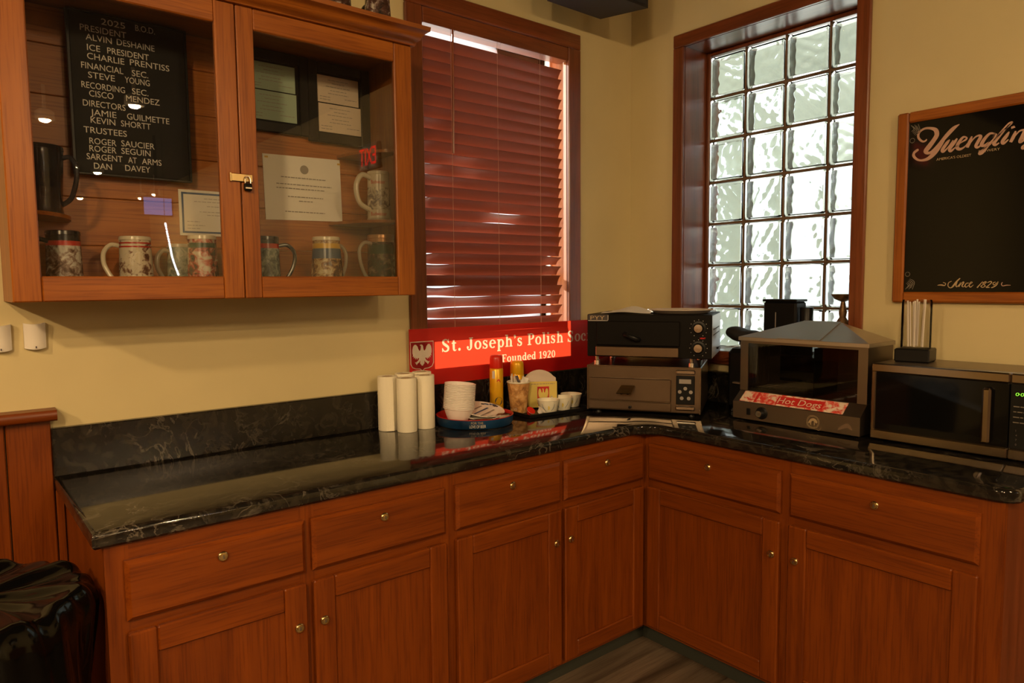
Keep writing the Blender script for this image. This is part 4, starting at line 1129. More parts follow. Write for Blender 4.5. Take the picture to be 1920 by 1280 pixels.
# ------------------------------------------------------------------ beer tray and what lies on it
TX, TY, TR = -1.148, -0.192, 0.153
tr = thing('serving_tray', 'round serving tray with blue rim outside and red inside', 'tray', (TX, TY, TOP + 0.0005), math.radians(-38))
MB().lathe([(0.135, 0.0), (TR - 0.006, 0.002), (TR - 0.001, 0.010), (TR, 0.036)], 'tray_blue', n=56, cap1=False).build('outer_shell', tr)
MB().lathe([(TR, 0.036), (TR + 0.0015, 0.0375), (TR - 0.002, 0.0385), (TR - 0.006, 0.034), (TR - 0.010, 0.008), (TR - 0.016, 0.005), (0.001, 0.005)], 'tray_red', n=56, cap0=False, cap1=False).build('inside', tr)
lt = MB()
def bend_tray(a, b_, yy):
    th = a / TR - PI / 2 + math.radians(6)
    rr2 = TR + 0.0010
    return (rr2 * math.cos(th), rr2 * math.sin(th), b_)
text(lt, 'FOR THE', -0.026, 0.0235, 0.0085, 'gold_print', 0, width=0.046, fn=bend_tray)
text(lt, 'LOVE OF BEER', -0.032, 0.0085, 0.0115, 'letter_white', 0, width=0.062, fn=bend_tray)
lt.build('lettering', tr, smooth=0)
# stack of foam bowls, tilted
bs_spot = Vector((-1.208, -0.160, TOP + 0.016))
NB = 16
for i in range(NB):
    tilt = math.radians(6)
    up = Vector((math.sin(tilt) * 0.75, -0.2 * math.sin(tilt), math.cos(tilt)))
    lab = 'top bowl of the white foam bowl stack on the tray' if i == NB - 1 else ('bottom bowl of the white foam bowl stack on the tray' if i == 0 else 'white foam bowl nested in the middle of the stack on the tray')
    pos = bs_spot + up * (0.0065 * i)
    bo = MB().lathe([(0.038, 0.0), (0.041, 0.002), (0.050, 0.022), (0.0585, 0.043), (0.0620, 0.045), (0.0625, 0.0475), (0.0590, 0.0485), (0.0545, 0.043), (0.046, 0.022), (0.036, 0.004), (0.001, 0.004)], 'foam', n=44, cap1=False).build('foam_bowl', None, pos, rot=(math.radians(1.5), tilt * 0.8, 0))
    tag(bo, lab, 'bowl', 'foam bowls stacked on the tray')
# paper plates in wrapping
def plate(label, loc, rot, r, printed):
    t = thing('paper_plate', label, 'paper plate', loc, rot=rot, group='paper plates on the tray')
    MB().lathe([(r * 0.70, 0.0), (r * 0.74, 0.001), (r * 0.92, 0.010), (r, 0.012), (r * 0.99, 0.0135), (r * 0.92, 0.0115), (r * 0.73, 0.0025), (0.001, 0.002)], 'paper', n=40, cap1=False).build('plate', t)
    if printed:
        p = MB(); rnd = random.Random(5)
        for k in range(18):
            a0 = rnd.uniform(0, 6.28); rr0 = r * rnd.uniform(0.76, 0.9); da = rnd.uniform(0.08, 0.25)
            zf = lambda rr: 0.0030 + (rr / r - 0.74) / 0.18 * 0.0095
            vs = [((rr0 + d) * math.cos(a0 + s_ * da), (rr0 + d) * math.sin(a0 + s_ * da), zf(rr0 + d)) for d, s_ in ((0, 0), (0.006, 0), (0.006, 1), (0, 1))]
            p.raw(vs, [[0, 1, 2, 3]], 'ink' if k % 2 else 'ink_blue')
        for k in range(3):
            p.raw([(-r * 0.6, -0.03 + k * 0.03, 0.0032), (r * 0.6, -0.03 + k * 0.03, 0.0032), (r * 0.6, -0.022 + k * 0.03, 0.0032), (-r * 0.6, -0.022 + k * 0.03, 0.0032)], [[0, 1, 2, 3]], 'ink_blue' if k == 1 else 'ink_grey')
        p.build('print', t, smooth=0)
    return t
plate('plain paper plate under the printed one, leaning on the tray rim', (-1.098, -0.168, TOP + 0.024), (math.radians(9), math.radians(-4), 0), 0.092, False)
plate('printed paper plate with dark stripes, on top beside the foam bowls', (-1.092, -0.165, TOP + 0.034), (math.radians(11), math.radians(-4), 0.4), 0.092, True)
def film_pack(label, loc, sx, sy, sz, mat, seed, group):
    t = thing('wrapped_pack', label, 'snack pack', loc, seed * 0.9, group)
    rnd = random.Random(seed)
    def blob(s_):
        mb = MB(); n1, n2 = 14, 8
        for j in range(n2 + 1):
            th = -PI / 2 + PI * j / n2
            for i in range(n1):
                a = 2 * PI * i / n1
                q = s_ * (1 + 0.12 * math.sin(3 * a + seed) * math.cos(th) + rnd.uniform(-0.05, 0.05))
                mb.v.append((sx * q * math.copysign(abs(math.cos(a)) ** 0.6, math.cos(a)) * max(0.001, math.cos(th)) ** 0.5, sy * q * math.copysign(abs(math.sin(a)) ** 0.6, math.sin(a)) * max(0.001, math.cos(th)) ** 0.5, sz * s_ * math.sin(th) + sz))
        kk = None
        return mb, n1, n2
    for nm, s_, mt in (('contents', 0.90, mat), ('film', 1.02, 'wrap_film')):
        mb, n1, n2 = blob(s_)
        k = mb.mi(mt)
        for j in range(n2):
            for i in range(n1):
                mb.f.append([j * n1 + i, j * n1 + (i + 1) % n1, (j + 1) * n1 + (i + 1) % n1, (j + 1) * n1 + i]); mb.m.append(k)
        mb.f.append(list(range(n1))[::-1]); mb.m.append(k); mb.f.append([n2 * n1 + i for i in range(n1)]); mb.m.append(k)
        mb.build(nm, t, smooth=60)
    return t
film_pack('clear wrapped cutlery pack at the front of the round tray', (-1.170, -0.270, TOP + 0.006), 0.050, 0.022, 0.012, 'blanket_snacks', 3, None)
film_pack('clear wrapped snack pack at the right side of the round tray', (-1.040, -0.240, TOP + 0.006), 0.026, 0.034, 0.013, 'blanket_snacks', 5, None)

# ------------------------------------------------------------------ spray cans, cup, napkins, small cups
def spray(label, x, y, h, r, cap, body, rot=0.0, grp=None):
    t = thing('spray_can', label, 'spray can', (x, y, TOP + 0.0005), rot)
    hb = h - 0.055
    MB().lathe([(r - 0.002, 0.0), (r, 0.003), (r, hb - 0.006), (r - 0.002, hb - 0.002), (r - 0.001, hb)], body, n=32).build('can_body', t)
    MB().lathe([(r - 0.0015, hb), (r - 0.001, hb + 0.002), (r - 0.0015, hb + 0.040), (r - 0.004, h - 0.004), (r - 0.008, h), (r * 0.35, h), (r * 0.32, h - 0.003), (0.001, h - 0.003)], cap, n=32, cap1=False).build('cap', t)
    p = MB()
    def bend(a, b_, yy):
        th = a / r - PI / 2 - math.radians(42) - rot
        return ((r + 0.0006) * math.cos(th), (r + 0.0006) * math.sin(th), b_)
    p.raw([bend(a, b_, 0) for a, b_ in ((-0.016, hb - 0.042), (-0.004, hb - 0.042), (-0.004, hb - 0.010), (-0.016, hb - 0.010))], [[0, 1, 2, 3]], 'letter_white')
    disc(p, 0.012, hb * 0.30, 0.017, 'ink', 0, fn=bend)
    ribbon(p, [(0.004, hb * 0.72, 0.003), (0.012, hb * 0.76, 0.005), (0.020, hb * 0.70, 0.003)], 'ink_red', 0, fn=bend)
    p.build('label_print', t, smooth=0)
spray('yellow spray can with red cap standing behind the round tray', -0.965, -0.100, 0.252, 0.0290, 'can_red', 'can_yellow')
spray('yellow spray can with yellow cap behind the coffee cup', -0.830, -0.075, 0.215, 0.0310, 'can_yellow', 'can_yellow')
bt = thing('black_tray', 'flat black plastic tray holding cups and napkins beside the oven', 'tray', (-0.745, -0.185, TOP + 0.0005), math.radians(-4))
b_t = MB()
b_t.box(-0.180, 0.165, -0.105, 0.098, 0.0, 0.004, 'black_plastic', bev=0.0015)
for (x0, x1, y0, y1) in ((-0.180, -0.175, -0.105, 0.098), (0.160, 0.165, -0.105, 0.098), (-0.175, 0.160, -0.105, -0.100), (-0.175, 0.160, 0.093, 0.098)):
    b_t.box(x0, x1, y0, y1, 0.004, 0.014, 'black_plastic')
b_t.build('tray_body', bt)
TT = TOP + 0.0052
cu = thing('paper_cup', 'brown printed paper cup full of stirrers and a blue packet', 'cup', (-0.885, -0.150, TT))
MB().lathe([(0.034, 0.0), (0.0345, 0.001), (0.0475, 0.128)], 'coffee_print', n=36, cap1=False).build('cup_wall', cu)
MB().lathe([(0.0475, 0.127), (0.0500, 0.129), (0.0505, 0.132), (0.0490, 0.134), (0.0465, 0.132), (0.0435, 0.10), (0.036, 0.04), (0.001, 0.04)], 'cup_white', n=36, cap0=False, cap1=False).build('cup_rim', cu)
tx = MB()
def bend_cup(a, b_, yy):
    th = a / 0.037 - PI / 2 - math.radians(40); r_ = 0.0345 + 0.013 * b_ / 0.128 + 0.0008
    return (r_ * math.cos(th), r_ * math.sin(th), b_)
text(tx, '1/2', -0.022, 0.014, 0.010, 'letter_white', 0, fn=bend_cup)
tx.build('lettering', cu, smooth=0)
for i, (dx, dy, tx_, h_) in enumerate([(-0.036, -0.006, -0.10, 0.165), (-0.031, 0.006, -0.06, 0.172), (-0.024, 0.000, -0.05, 0.160), (-0.020, 0.012, -0.02, 0.168)]):
    s_ = MB().box(-0.0035, 0.0035, -0.0012, 0.0012, 0.0, h_ - 0.045, 'paper', bev=0.0005).build('wooden_stirrer', None, (-0.885 + dx * 0.9, -0.150 + dy, TT + 0.0415), rot=(0.02 * i, tx_, 0.3 * i))
    tag(s_, 'white stirrer stick standing at the left of the brown cup', 'stirrer', 'white stirrers in the brown cup')
def packet(label, loc, rot, mat, sx=0.020, sy=0.030):
    mb = MB()
    mb.grid(6, 6, lambda u, v: ((u - 0.5) * 2 * sx, (v - 0.5) * 2 * sy, 0.004 * math.sin(u * PI) * math.sin(v * PI) + 0.003 * math.sin(u * 5 + v * 3)), mat)
    mb.grid(6, 6, lambda u, v: ((u - 0.5) * 2 * sx, (v - 0.5) * 2 * sy, -0.004 * math.sin(u * PI) * math.sin(v * PI) + 0.003 * math.sin(u * 5 + v * 3)), mat)
    o = mb.build('sugar_packet', None, loc, rot=rot)
    return tag(o, label, 'packet')
packet('blue sugar packet sticking out of the brown cup', (-0.893, -0.160, TT + 0.136), (1.1, 0.2, 0.6), 'glaze_blue', 0.017, 0.026)
packet('white sugar packet at the right rim of the brown cup', (-0.860, -0.158, TT + 0.130), (1.2, 0.5, -0.3), 'paper', 0.015, 0.022)
nd = thing('napkin_dispenser', 'black napkin dispenser with yellow eagle label and napkins showing on top', 'napkin dispenser', (-0.735, -0.122, TT), math.radians(-30))
MB().box(-0.072, 0.072, -0.038, 0.038, 0.0, 0.118, 'black_plastic', bev=0.006).build('holder', nd)
MB().box(-0.064, 0.066, -0.0405, -0.0385, 0.006, 0.120, 'napkin_yellow', bev=0.0008).build('label_card', nd)
em = MB(); em.box(-0.022, 0.030, -0.0418, -0.0406, 0.022, 0.098, 'ink_red')
eagle(em, 0.004, 0.060, 0.066, 'napkin_yellow', -0.0422, 0.70)
print_lines(em, -0.05, 0.055, [(0.108, 0.0, 1.0)], 'gold_print', -0.0410, h=0.004, seed=3)
em.build('eagle_label', nd, smooth=0, label='red square with a pale eagle')
np_ = MB()
for k in range(7):
    yy = -0.030 + k * 0.008
    np_.grid(10, 4, lambda u, v, yy=yy, k=k: ((u - 0.5) * 0.128, yy + 0.006 * v + 0.003 * math.sin(u * 6 + k), 0.1185 + v * (0.016 + 0.030 * math.sin(u * PI) ** 0.7 * (k / 6)) ), 'napkin')
np_.build('napkins', nd, smooth=60, recalc=False)
def small_cup(label, x, y, rot):
    t = thing('portion_cup', label, 'cup', (x, y, TT), rot, 'small white cups on the black tray')
    MB().lathe([(0.034, 0.0), (0.036, 0.002), (0.046, 0.053), (0.0482, 0.0545), (0.0478, 0.0565), (0.0455, 0.056), (0.0445, 0.052), (0.034, 0.006), (0.001, 0.006)], 'cup_white', n=36, cap1=False).build('cup_wall', t)
    p = MB()
    def bend(a, b_, yy):
        th = a / 0.040 - PI / 2 - math.radians(40) - rot; r_ = 0.036 + 0.010 * b_ / 0.053 + 0.0008
        return (r_ * math.cos(th), r_ * math.sin(th), b_)
    for s_ in (-1, 1):
        ribbon(p, [(s_ * 0.026, 0.042, 0.001), (s_ * 0.022, 0.026, 0.0018), (s_ * 0.012, 0.012, 0.001)], 'ink_blue', 0, fn=bend)
    ribbon(p, [(0.0, 0.034, 0.003), (0.002, 0.026, 0.008), (0.0, 0.016, 0.003)], 'napkin_yellow', 0, fn=bend)
    p.build('print', t, smooth=0)
small_cup('small white printed cup nearest the coffee cup, leftmost of three', -0.795, -0.238, 0.0)
small_cup('small white printed cup in the middle of three, before the napkin dispenser', -0.700, -0.222, 0.1)
small_cup('small white printed cup beside the steel oven, rightmost of three', -0.612, -0.190, 0.3)
for i, (x, y, lab, mt) in enumerate([(-0.905, -0.240, 'red and white creamer cup on the left edge of the black tray', 'can_red'), (-0.868, -0.262, 'white creamer cup next to the red one on the black tray', 'foam')]):
    c = MB()
    c.lathe([(0.010, 0.0), (0.0145, 0.018), (0.019, 0.0185), (0.019, 0.0195), (0.001, 0.0195)], [mt, 'foam', 'foam', mt], n=20, cap1=False)
    tag(c.build('creamer_cup', None, (x, y, TT + 0.010), rot=(0.7, 0.5 * i - 0.3, 0.4)), lab, 'creamer')

# ------------------------------------------------------------------ pizza ovens in the corner
OR_ = math.radians(-59.2)
def foot(par, x, y, h, mat='chrome', r=0.010):
    MB().lathe([(r * 0.7, h), (r * 0.7, h * 0.5), (r, h * 0.45), (r * 1.15, 0.0)][::-1], mat, n=16).build('foot', par, (x, y, 0.0))
ov = thing('pizza_oven', 'stainless steel countertop pizza oven with digital panel, lower of the two', 'oven', (-0.654, -0.332, TOP + 0.0005), OR_)
OW, OD, OH = 0.470, 0.375, 0.190
for fx in (0.04, OW - 0.04):
    for fy in (0.04, OD - 0.04): foot(ov, fx, fy, 0.016, 'black_plastic', 0.014)
MB().box(0.0, OW, 0.0, OD, 0.016, 0.016 + OH, 'oven_steel', bev=0.003).build('housing', ov)
edge = MB()
edge.box(0.0, 0.006, -0.004, 0.0, 0.016, 0.016 + OH, 'steel'); edge.box(OW - 0.006, OW, -0.004, 0.0, 0.016, 0.016 + OH, 'steel')
edge.box(0.006, OW - 0.006, -0.004, 0.0, 0.012 + OH, 0.016 + OH, 'steel')
edge.build('front_rim', ov)
dr = MB().box(0.012, OW - 0.118, -0.012, -0.0005, 0.060, 0.155, 'oven_steel', bev=0.003).build('door', ov)
h_ = MB()
h_.box(0.150, 0.158, -0.040, -0.012, 0.090, 0.106, 'black_metal'); h_.box(0.176, 0.184, -0.040, -0.012, 0.090, 0.106, 'black_metal')
h_.raw([(0.135, -0.055, 0.098), (0.195, -0.055, 0.098), (0.205, -0.020, 0.126), (0.150, -0.020, 0.126), (0.135, -0.052, 0.094), (0.195, -0.052, 0.094), (0.205, -0.017, 0.122), (0.150, -0.017, 0.122)],
       [[0, 1, 2, 3], [7, 6, 5, 4], [0, 4, 5, 1], [1, 5, 6, 2], [2, 6, 7, 3], [3, 7, 4, 0]], 'brass')
h_.build('door_handle', dr)
MB().box(0.012, OW - 0.118, -0.008, -0.0005, 0.022, 0.056, 'oven_steel', bev=0.002).build('crumb_tray', ov)
kn = MB(); disc(kn, 0.0, 0.0, 0.007, 'black_plastic', -0.001); kn.tube([(0, 0, 0), (0, -0.014, 0)], 0.006, 'black_plastic', n=12); kn.build('tray_knob', ov, (0.185, -0.008, 0.034))
for z0 in (0.030, 0.178):
    MB().box(OW - 0.100, OW - 0.022, -0.010, -0.0005, z0, z0 + 0.018, 'chrome', bev=0.004).build('panel_clip', ov)
cpn = MB().box(OW - 0.098, OW - 0.024, -0.006, -0.0005, 0.054, 0.172, 'black_plastic', bev=0.002).build('control_panel', ov)
bt_ = MB()
bt_.raw([(OW - 0.086, -0.0066, 0.140), (OW - 0.038, -0.0066, 0.140), (OW - 0.038, -0.0066, 0.158), (OW - 0.086, -0.0066, 0.158)], [[0, 1, 2, 3]], 'ink_grey')
for (px, pz) in ((0.0, 0.120), (-0.022, 0.106), (0.022, 0.106), (-0.014, 0.080), (0.014, 0.080)): disc(bt_, OW - 0.061 + px, pz, 0.0075, 'ink_grey', -0.0066)
bt_.build('buttons', cpn, smooth=0)
OT = TOP + 0.0005 + 0.016 + OH
uo = thing('pizza_oven', 'black countertop pizza oven with two dials, stacked on the steel one', 'oven', (-0.652, -0.330, OT + 0.0003), OR_ - math.radians(1.5))
UW, UDp, UH = 0.512, 0.375, 0.178
for fx in (0.035, OW - 0.04):
    for fy in (0.03, UDp - 0.06): foot(uo, fx, fy, 0.036, 'chrome', 0.011)
MB().box(0.0, UW, 0.0, UDp, 0.036, 0.036 + UH, 'black_metal', bev=0.003).build('housing', uo)
ud_ = MB().box(0.042, UW - 0.125, -0.012, -0.0005, 0.085, 0.036 + UH - 0.028, 'black_metal', bev=0.003).build('door', uo)
hh_ = MB()
hh_.tube(cat_rom([(0.165, -0.012, 0.135), (0.170, -0.040, 0.132), (0.195, -0.052, 0.125), (0.220, -0.040, 0.115), (0.222, -0.012, 0.112)], 5), 0.009, 'black_plastic', n=10)
hh_.build('door_handle', ud_)
MB().box(0.040, UW - 0.128, -0.016, -0.0005, 0.040, 0.081, 'steel', bev=0.003).build('drip_tray', uo)
for (kx, kz) in ((UW - 0.052, 0.160), (UW - 0.052, 0.080)):
    kb = MB(); Mx = Matrix.Rotation(PI / 2, 4, 'X')
    kb.lathe([(0.0285, 0.0), (0.0285, 0.003), (0.021, 0.004), (0.019, 0.016), (0.017, 0.018)], 'black_plastic', n=28, M=Mx)
    kb.lathe([(0.0165, 0.0182), (0.0160, 0.0215), (0.001, 0.0222)], 'chrome', n=24, M=Mx, cap0=False)
    for i in range(11):
        a = math.radians(-60 + 300 * i / 10)
        disc(kb, 0.034 * math.cos(a), 0.034 * math.sin(a), 0.0014, 'letter_white', -0.0008, n=6)
    kb.build('dial', uo, (kx, -0.0005, kz))
lg = MB()
lg.raw([(0.004, -0.0008, 0.186), (0.090, -0.0008, 0.186), (0.090, -0.0008, 0.2125), (0.004, -0.0008, 0.2125)], [[0, 1, 2, 3]], 'ink')
ribbon(lg, [(0.004, 0.187, 0.0022), (0.086, 0.187, 0.0022), (0.090, 0.190, 0.0022), (0.090, 0.2105, 0.0022)], 'letter_white', -0.0012, smooth=False)
text(lg, 'PYY', 0.014, 0.191, 0.0165, 'gold_print', -0.0012, width=0.062)
lg.build('logo_plate', uo, smooth=0)
rl = MB(); text(rl, 'HEAT', UW - 0.046, 0.117, 0.006, 'red_led', -0.0008); rl.build('warning_light', uo, smooth=0)
vt = MB()
for k in range(2):
    for i in range(9):
        y0 = 0.05 + i * 0.030
        vt.box(UW + 0.0006, UW + 0.0012, y0, y0 + 0.020, 0.128 + k * 0.022, 0.132 + k * 0.022, 'grey_slots')
vt.build('vent_slots', uo, smooth=0)
MB().box(UW, UW + 0.0005, 0.004, UDp - 0.004, 0.040, 0.032 + UH, 'grey_side').build('side_cover', uo)  # right side in a lighter grey than the black housing
UT = OT + 0.0003 + 0.036 + UH
def on_oven(u, v): 
    a = OR_ - math.radians(1.5)
    return (-0.652 + u * math.cos(a) - v * math.sin(a), -0.330 + u * math.sin(a) + v * math.cos(a))
px_, py_ = on_oven(0.15, 0.17)
pm = MB()
pm.grid(12, 10, lambda u, v: ((u - 0.5) * 0.21, (v - 0.5) * 0.26, 0.002 + 0.020 * max(0, math.sin(u * PI * 1.1)) ** 2 * (0.3 + 0.7 * v) + 0.004 * math.sin(v * 7)), 'paper')
tag(pm.build('paper_sheet', None, (px_, py_, UT + 0.0005), OR_, recalc=False), 'creased white paper lying on the left of the black oven', 'paper')
px_, py_ = on_oven(0.365, 0.165)
pp = MB().lathe([(0.105, 0.0), (0.112, 0.002), (0.132, 0.013), (0.137, 0.0145), (0.137, 0.017), (0.130, 0.0165), (0.110, 0.006), (0.001, 0.005)], 'napkin', n=48, cap1=False)
tag(pp.build('pizza_pan', None, (px_, py_, UT + 0.0005)), 'round pale plate lying on the right of the black oven', 'plate')

# ------------------------------------------------------------------ black box added to stand in for shade, mitt and tongs between oven and steamer
to = thing('shade_box', 'black box added for the shade in the gap between the ovens and the steamer', 'shade_box', (-0.185, -0.815, TOP + 0.0005))
MB().box(0.0, 0.145, 0.0, 0.115, 0.012, 0.270, 'black_plastic', bev=0.018).build('body', to)
for fx in (0.02, 0.125):
    for fy in (0.02, 0.095): foot(to, fx, fy, 0.012, 'black_plastic', 0.008)
MB().box(-0.010, 0.0, 0.040, 0.080, 0.120, 0.132, 'chrome', bev=0.003).build('lever', to)
MB().box(0.035, 0.050, 0.020, 0.095, 0.2701, 0.2706, 'grey_slots').build('slot', to)
MB().box(0.095, 0.110, 0.020, 0.095, 0.2701, 0.2706, 'grey_slots').build('slot', to)
mt_ = MB()
def mitt(u, v):
    a = 2 * PI * v
    L = 0.150 * u
    rx = (0.040 + 0.020 * math.sin(u * PI * 0.85)) * (1.0 if u < 0.9 else max(0.05, math.sqrt(max(0, 1 - ((u - 0.9) / 0.1) ** 2))))
    rz = 0.55 * rx + 0.004 * math.sin(9 * u)
    return (rx * math.cos(a), -L, rz * math.sin(a) + 0.028 + 0.030 * (1 - u))
mt_.grid(20, 18, mitt, 'black_matte')
tag(mt_.build('oven_mitt', None, (-0.105, -0.668, TOP + 0.276), recalc=False, smooth=70), 'black oven mitt lying on the black box before the glass blocks', 'oven mitt')
tg = thing('tongs', 'steel tongs resting on the black box beside the steamer', 'tongs', (-0.205, -0.700, TOP + 0.268), 0, rot=(0, math.radians(-8), math.radians(-68)))
for s_ in (-1, 1):
    MB().box(-0.02, 0.095, s_ * 0.012 - 0.008, s_ * 0.012 + 0.008, 0.006 + 0.002 * s_, 0.008 + 0.002 * s_, 'chrome', bev=0.0006).build('arm', tg)
MB().box(-0.026, -0.016, -0.020, 0.020, 0.003, 0.012, 'black_plastic', bev=0.002).build('hinge', tg)

# ------------------------------------------------------------------ hot dog steamer
st = thing('hot_dog_steamer', 'steel hot dog steamer with glass front and pitched roof', 'food steamer', (-0.323, -0.826, TOP + 0.0005), -PI / 2)
SW = 0.503; SD = 0.250; Z0 = 0.008
for fx in (0.03, SW - 0.03):
    for fy in (0.03, SD - 0.03): foot(st, fx, fy, 0.008, 'black_plastic', 0.010)
bs_ = MB()
prof = [(0.0, Z0), (0.0, 0.074), (0.052, 0.114), (SD, 0.114), (SD, Z0)]
bs_.raw([(0.0, a, b_) for a, b_ in prof] + [(SW, a, b_) for a, b_ in prof], [[0, 1, 2, 3, 4], [9, 8, 7, 6, 5]] + [[i, (i + 1) % 5, 5 + (i + 1) % 5, 5 + i] for i in range(5)], 'steel_dull')
base_o = bs_.build('base', st, smooth=20)
# label lying on the sloping panel
sl = math.atan2(0.040, 0.052)
def slope(a, b_, yy):
    return (a, b_ * math.cos(sl) - 0.0010 * math.sin(sl) * (1 + yy), 0.074 + b_ * math.sin(sl) + 0.0010 * math.cos(sl) * (1 + yy))
lb_ = MB()
lb_.raw([slope(a, b_, 0) for a, b_ in ((0.026, 0.004), (0.440, 0.004), (0.440, 0.062), (0.026, 0.062))], [[0, 1, 2, 3]], 'hotdog_print')
lb_.raw([slope(a, b_, 0.4) for a, b_ in ((0.086, 0.006), (0.096, 0.006), (0.096, 0.060), (0.086, 0.060))], [[0, 1, 2, 3]], 'ink_red')
lb_.raw([slope(a, b_, 0.3) for a, b_ in ((0.175, 0.012), (0.360, 0.012), (0.360, 0.054), (0.175, 0.054))], [[0, 1, 2, 3]], 'ink_red')
text(lb_, 'Hot Dogs', 0.182, 0.018, 0.030, 'cream_paper', 0.8, width=0.170, fn=slope)
lb_.build('hot_dog_label', base_o, smooth=0, label='worn red and white hot dog label')
ub = MB()
zt_ = 0.330; gx = 0.048
# upper box: corner posts, back, side panels
ub.box(0.0, 0.034, gx, gx + 0.012, 0.115, zt_, 'steel_dull'); ub.box(SW - 0.034, SW, gx, gx + 0.012, 0.115, zt_, 'steel_dull')
ub.box(0.034, SW - 0.034, gx, gx + 0.012, zt_ - 0.024, zt_, 'steel_dull')
ub.box(0.0, 0.003, gx + 0.012, SD, 0.115, zt_, 'steel_dull'); ub.box(SW - 0.003, SW, gx + 0.012, SD, 0.115, zt_, 'steel_dull')
ub.box(0.003, 0.060, SD - 0.003, SD, 0.115, zt_, 'steel_dull'); ub.box(SW - 0.200, SW - 0.003, SD - 0.003, SD, 0.115, zt_, 'steel_dull')
ub.box(0.060, SW - 0.200, SD - 0.003, SD, 0.115, 0.140, 'steel_dull'); ub.box(0.060, SW - 0.200, SD - 0.003, SD, zt_ - 0.03, zt_, 'steel_dull')
ub.build('frame', st)
MB().box(0.034, SW - 0.034, gx + 0.004, gx + 0.007, 0.115, zt_ - 0.024, 'smoked_pane').build('glass_front', st, smooth=0)
MB().box(0.060, SW - 0.200, SD - 0.002, SD - 0.0005, 0.140, zt_ - 0.03, 'smoked_pane').build('glass_back', st, smooth=0)
dv = MB().box(0.300, 0.303, gx + 0.014, SD - 0.006, 0.1155, zt_ - 0.03, 'black_metal').build('divider', st)
rk = MB()
for i in range(7):
    yy = gx + 0.030 + i * 0.025
    rk.tube([(0.020, yy, 0.135), (0.020, yy, 0.285)], 0.0016, 'chrome', n=6)
for i in range(9):
    xx = 0.035 + i * 0.030
    rk.tube([(xx, gx + 0.020, 0.122), (xx, SD - 0.012, 0.122)], 0.0016, 'chrome', n=6)
rk.tube([(0.020, gx + 0.022, 0.128), (0.285, gx + 0.022, 0.128)], 0.002, 'chrome', n=6)
rk.build('wire_rack', st)
# roof: hipped, ridge near the back, lid seam with a raised edge
rf = MB()
e0, e1 = -0.006, SW + 0.006; f0, f1 = gx - 0.008, SD + 0.004
rz, ry = 0.394, 0.172; r0_, r1_ = 0.193, 0.347
V = [(e0, f0, zt_), (e1, f0, zt_), (e1, f1, zt_), (e0, f1, zt_), (r0_, ry, rz), (r1_, ry, rz)]
rf.raw(V, [[0, 1, 5, 4], [1, 2, 5], [2, 3, 4, 5], [3, 0, 4], [3, 2, 1, 0]], 'steel_roof_lit')
rf.raw([(e0, f0, zt_ - 0.014), (e1, f0, zt_ - 0.014), (e1, f1, zt_ - 0.014), (e0, f1, zt_ - 0.014), (e0, f0, zt_ - 0.0005), (e1, f0, zt_ - 0.0005), (e1, f1, zt_ - 0.0005), (e0, f1, zt_ - 0.0005)],
       [[0, 1, 5, 4], [1, 2, 6, 5], [2, 3, 7, 6], [3, 0, 4, 7]], 'steel_roof_lit')
ro = rf.build('roof', st, smooth=10)
ld = MB()
def onroof(x, t_, lift):        # point on the front slope, t 0 eave .. 1 ridge
    return (x, f0 + (ry - f0) * t_, zt_ + (rz - zt_) * t_ + lift)
ld.raw([onroof(0.160, 0.0, 0.003), onroof(0.330, 0.0, 0.003), onroof(0.345, 1.0, 0.003), onroof(0.200, 1.0, 0.003), onroof(0.160, 0.0, 0.0005), onroof(0.330, 0.0, 0.0005), onroof(0.345, 1.0, 0.0005), onroof(0.200, 1.0, 0.0005)],
       [[0, 1, 2, 3], [4, 7, 6, 5], [0, 4, 5, 1], [1, 5, 6, 2], [2, 6, 7, 3], [3, 7, 4, 0]], 'steel_roof_lit')
ld.build('lid_flap', ro, smooth=10)
ct_ = MB()
ct_.box(0.062, 0.078, -0.004, -0.0003, 0.026, 0.052, 'black_plastic', bev=0.002)
ct_.build('rocker_switch', base_o)
kb = MB(); Mx = Matrix.Rotation(PI / 2, 4, 'X')
kb.lathe([(0.024, 0.0), (0.024, 0.004), (0.019, 0.006), (0.016, 0.022), (0.014, 0.024)], 'black_plastic', n=28, M=Mx)
kb.lathe([(0.0125, 0.0242), (0.012, 0.026), (0.001, 0.0265)], 'chrome', n=24, M=Mx, cap0=False)
kb.build('dial', base_o, (0.128, -0.0003, 0.040))
em = MB(); 
for r_ in (0.024, 0.0205):
    ribbon(em, [(0.334 + r_ * math.cos(a), 0.036 + r_ * math.sin(a), 0.0012) for a in [i * PI / 14 for i in range(29)]], 'gold_print', -0.0006, smooth=False)
ribbon(em, [(0.318, 0.030, 0.004), (0.328, 0.042, 0.009), (0.340, 0.044, 0.010), (0.349, 0.034, 0.007)], 'gold_print', -0.0006)
ribbon(em, [(0.326, 0.040, 0.004), (0.326, 0.024, 0.003)], 'gold_print', -0.0007, smooth=False); ribbon(em, [(0.340, 0.040, 0.004), (0.340, 0.024, 0.003)], 'gold_print', -0.0007, smooth=False)
ribbon(em, [(0.348, 0.010, 0.001), (0.358, 0.008, 0.0014), (0.366, 0.020, 0.001)], 'gold_print', -0.0006)
em.build('round_emblem', base_o, smooth=0)
hd = MB()
ribbon(hd, [(0.428, 0.022, 0.006), (0.445, 0.034, 0.012), (0.462, 0.040, 0.014), (0.476, 0.026, 0.006)], 'mortar', -0.0006)
hd.build('worn_sticker', base_o, smooth=0)

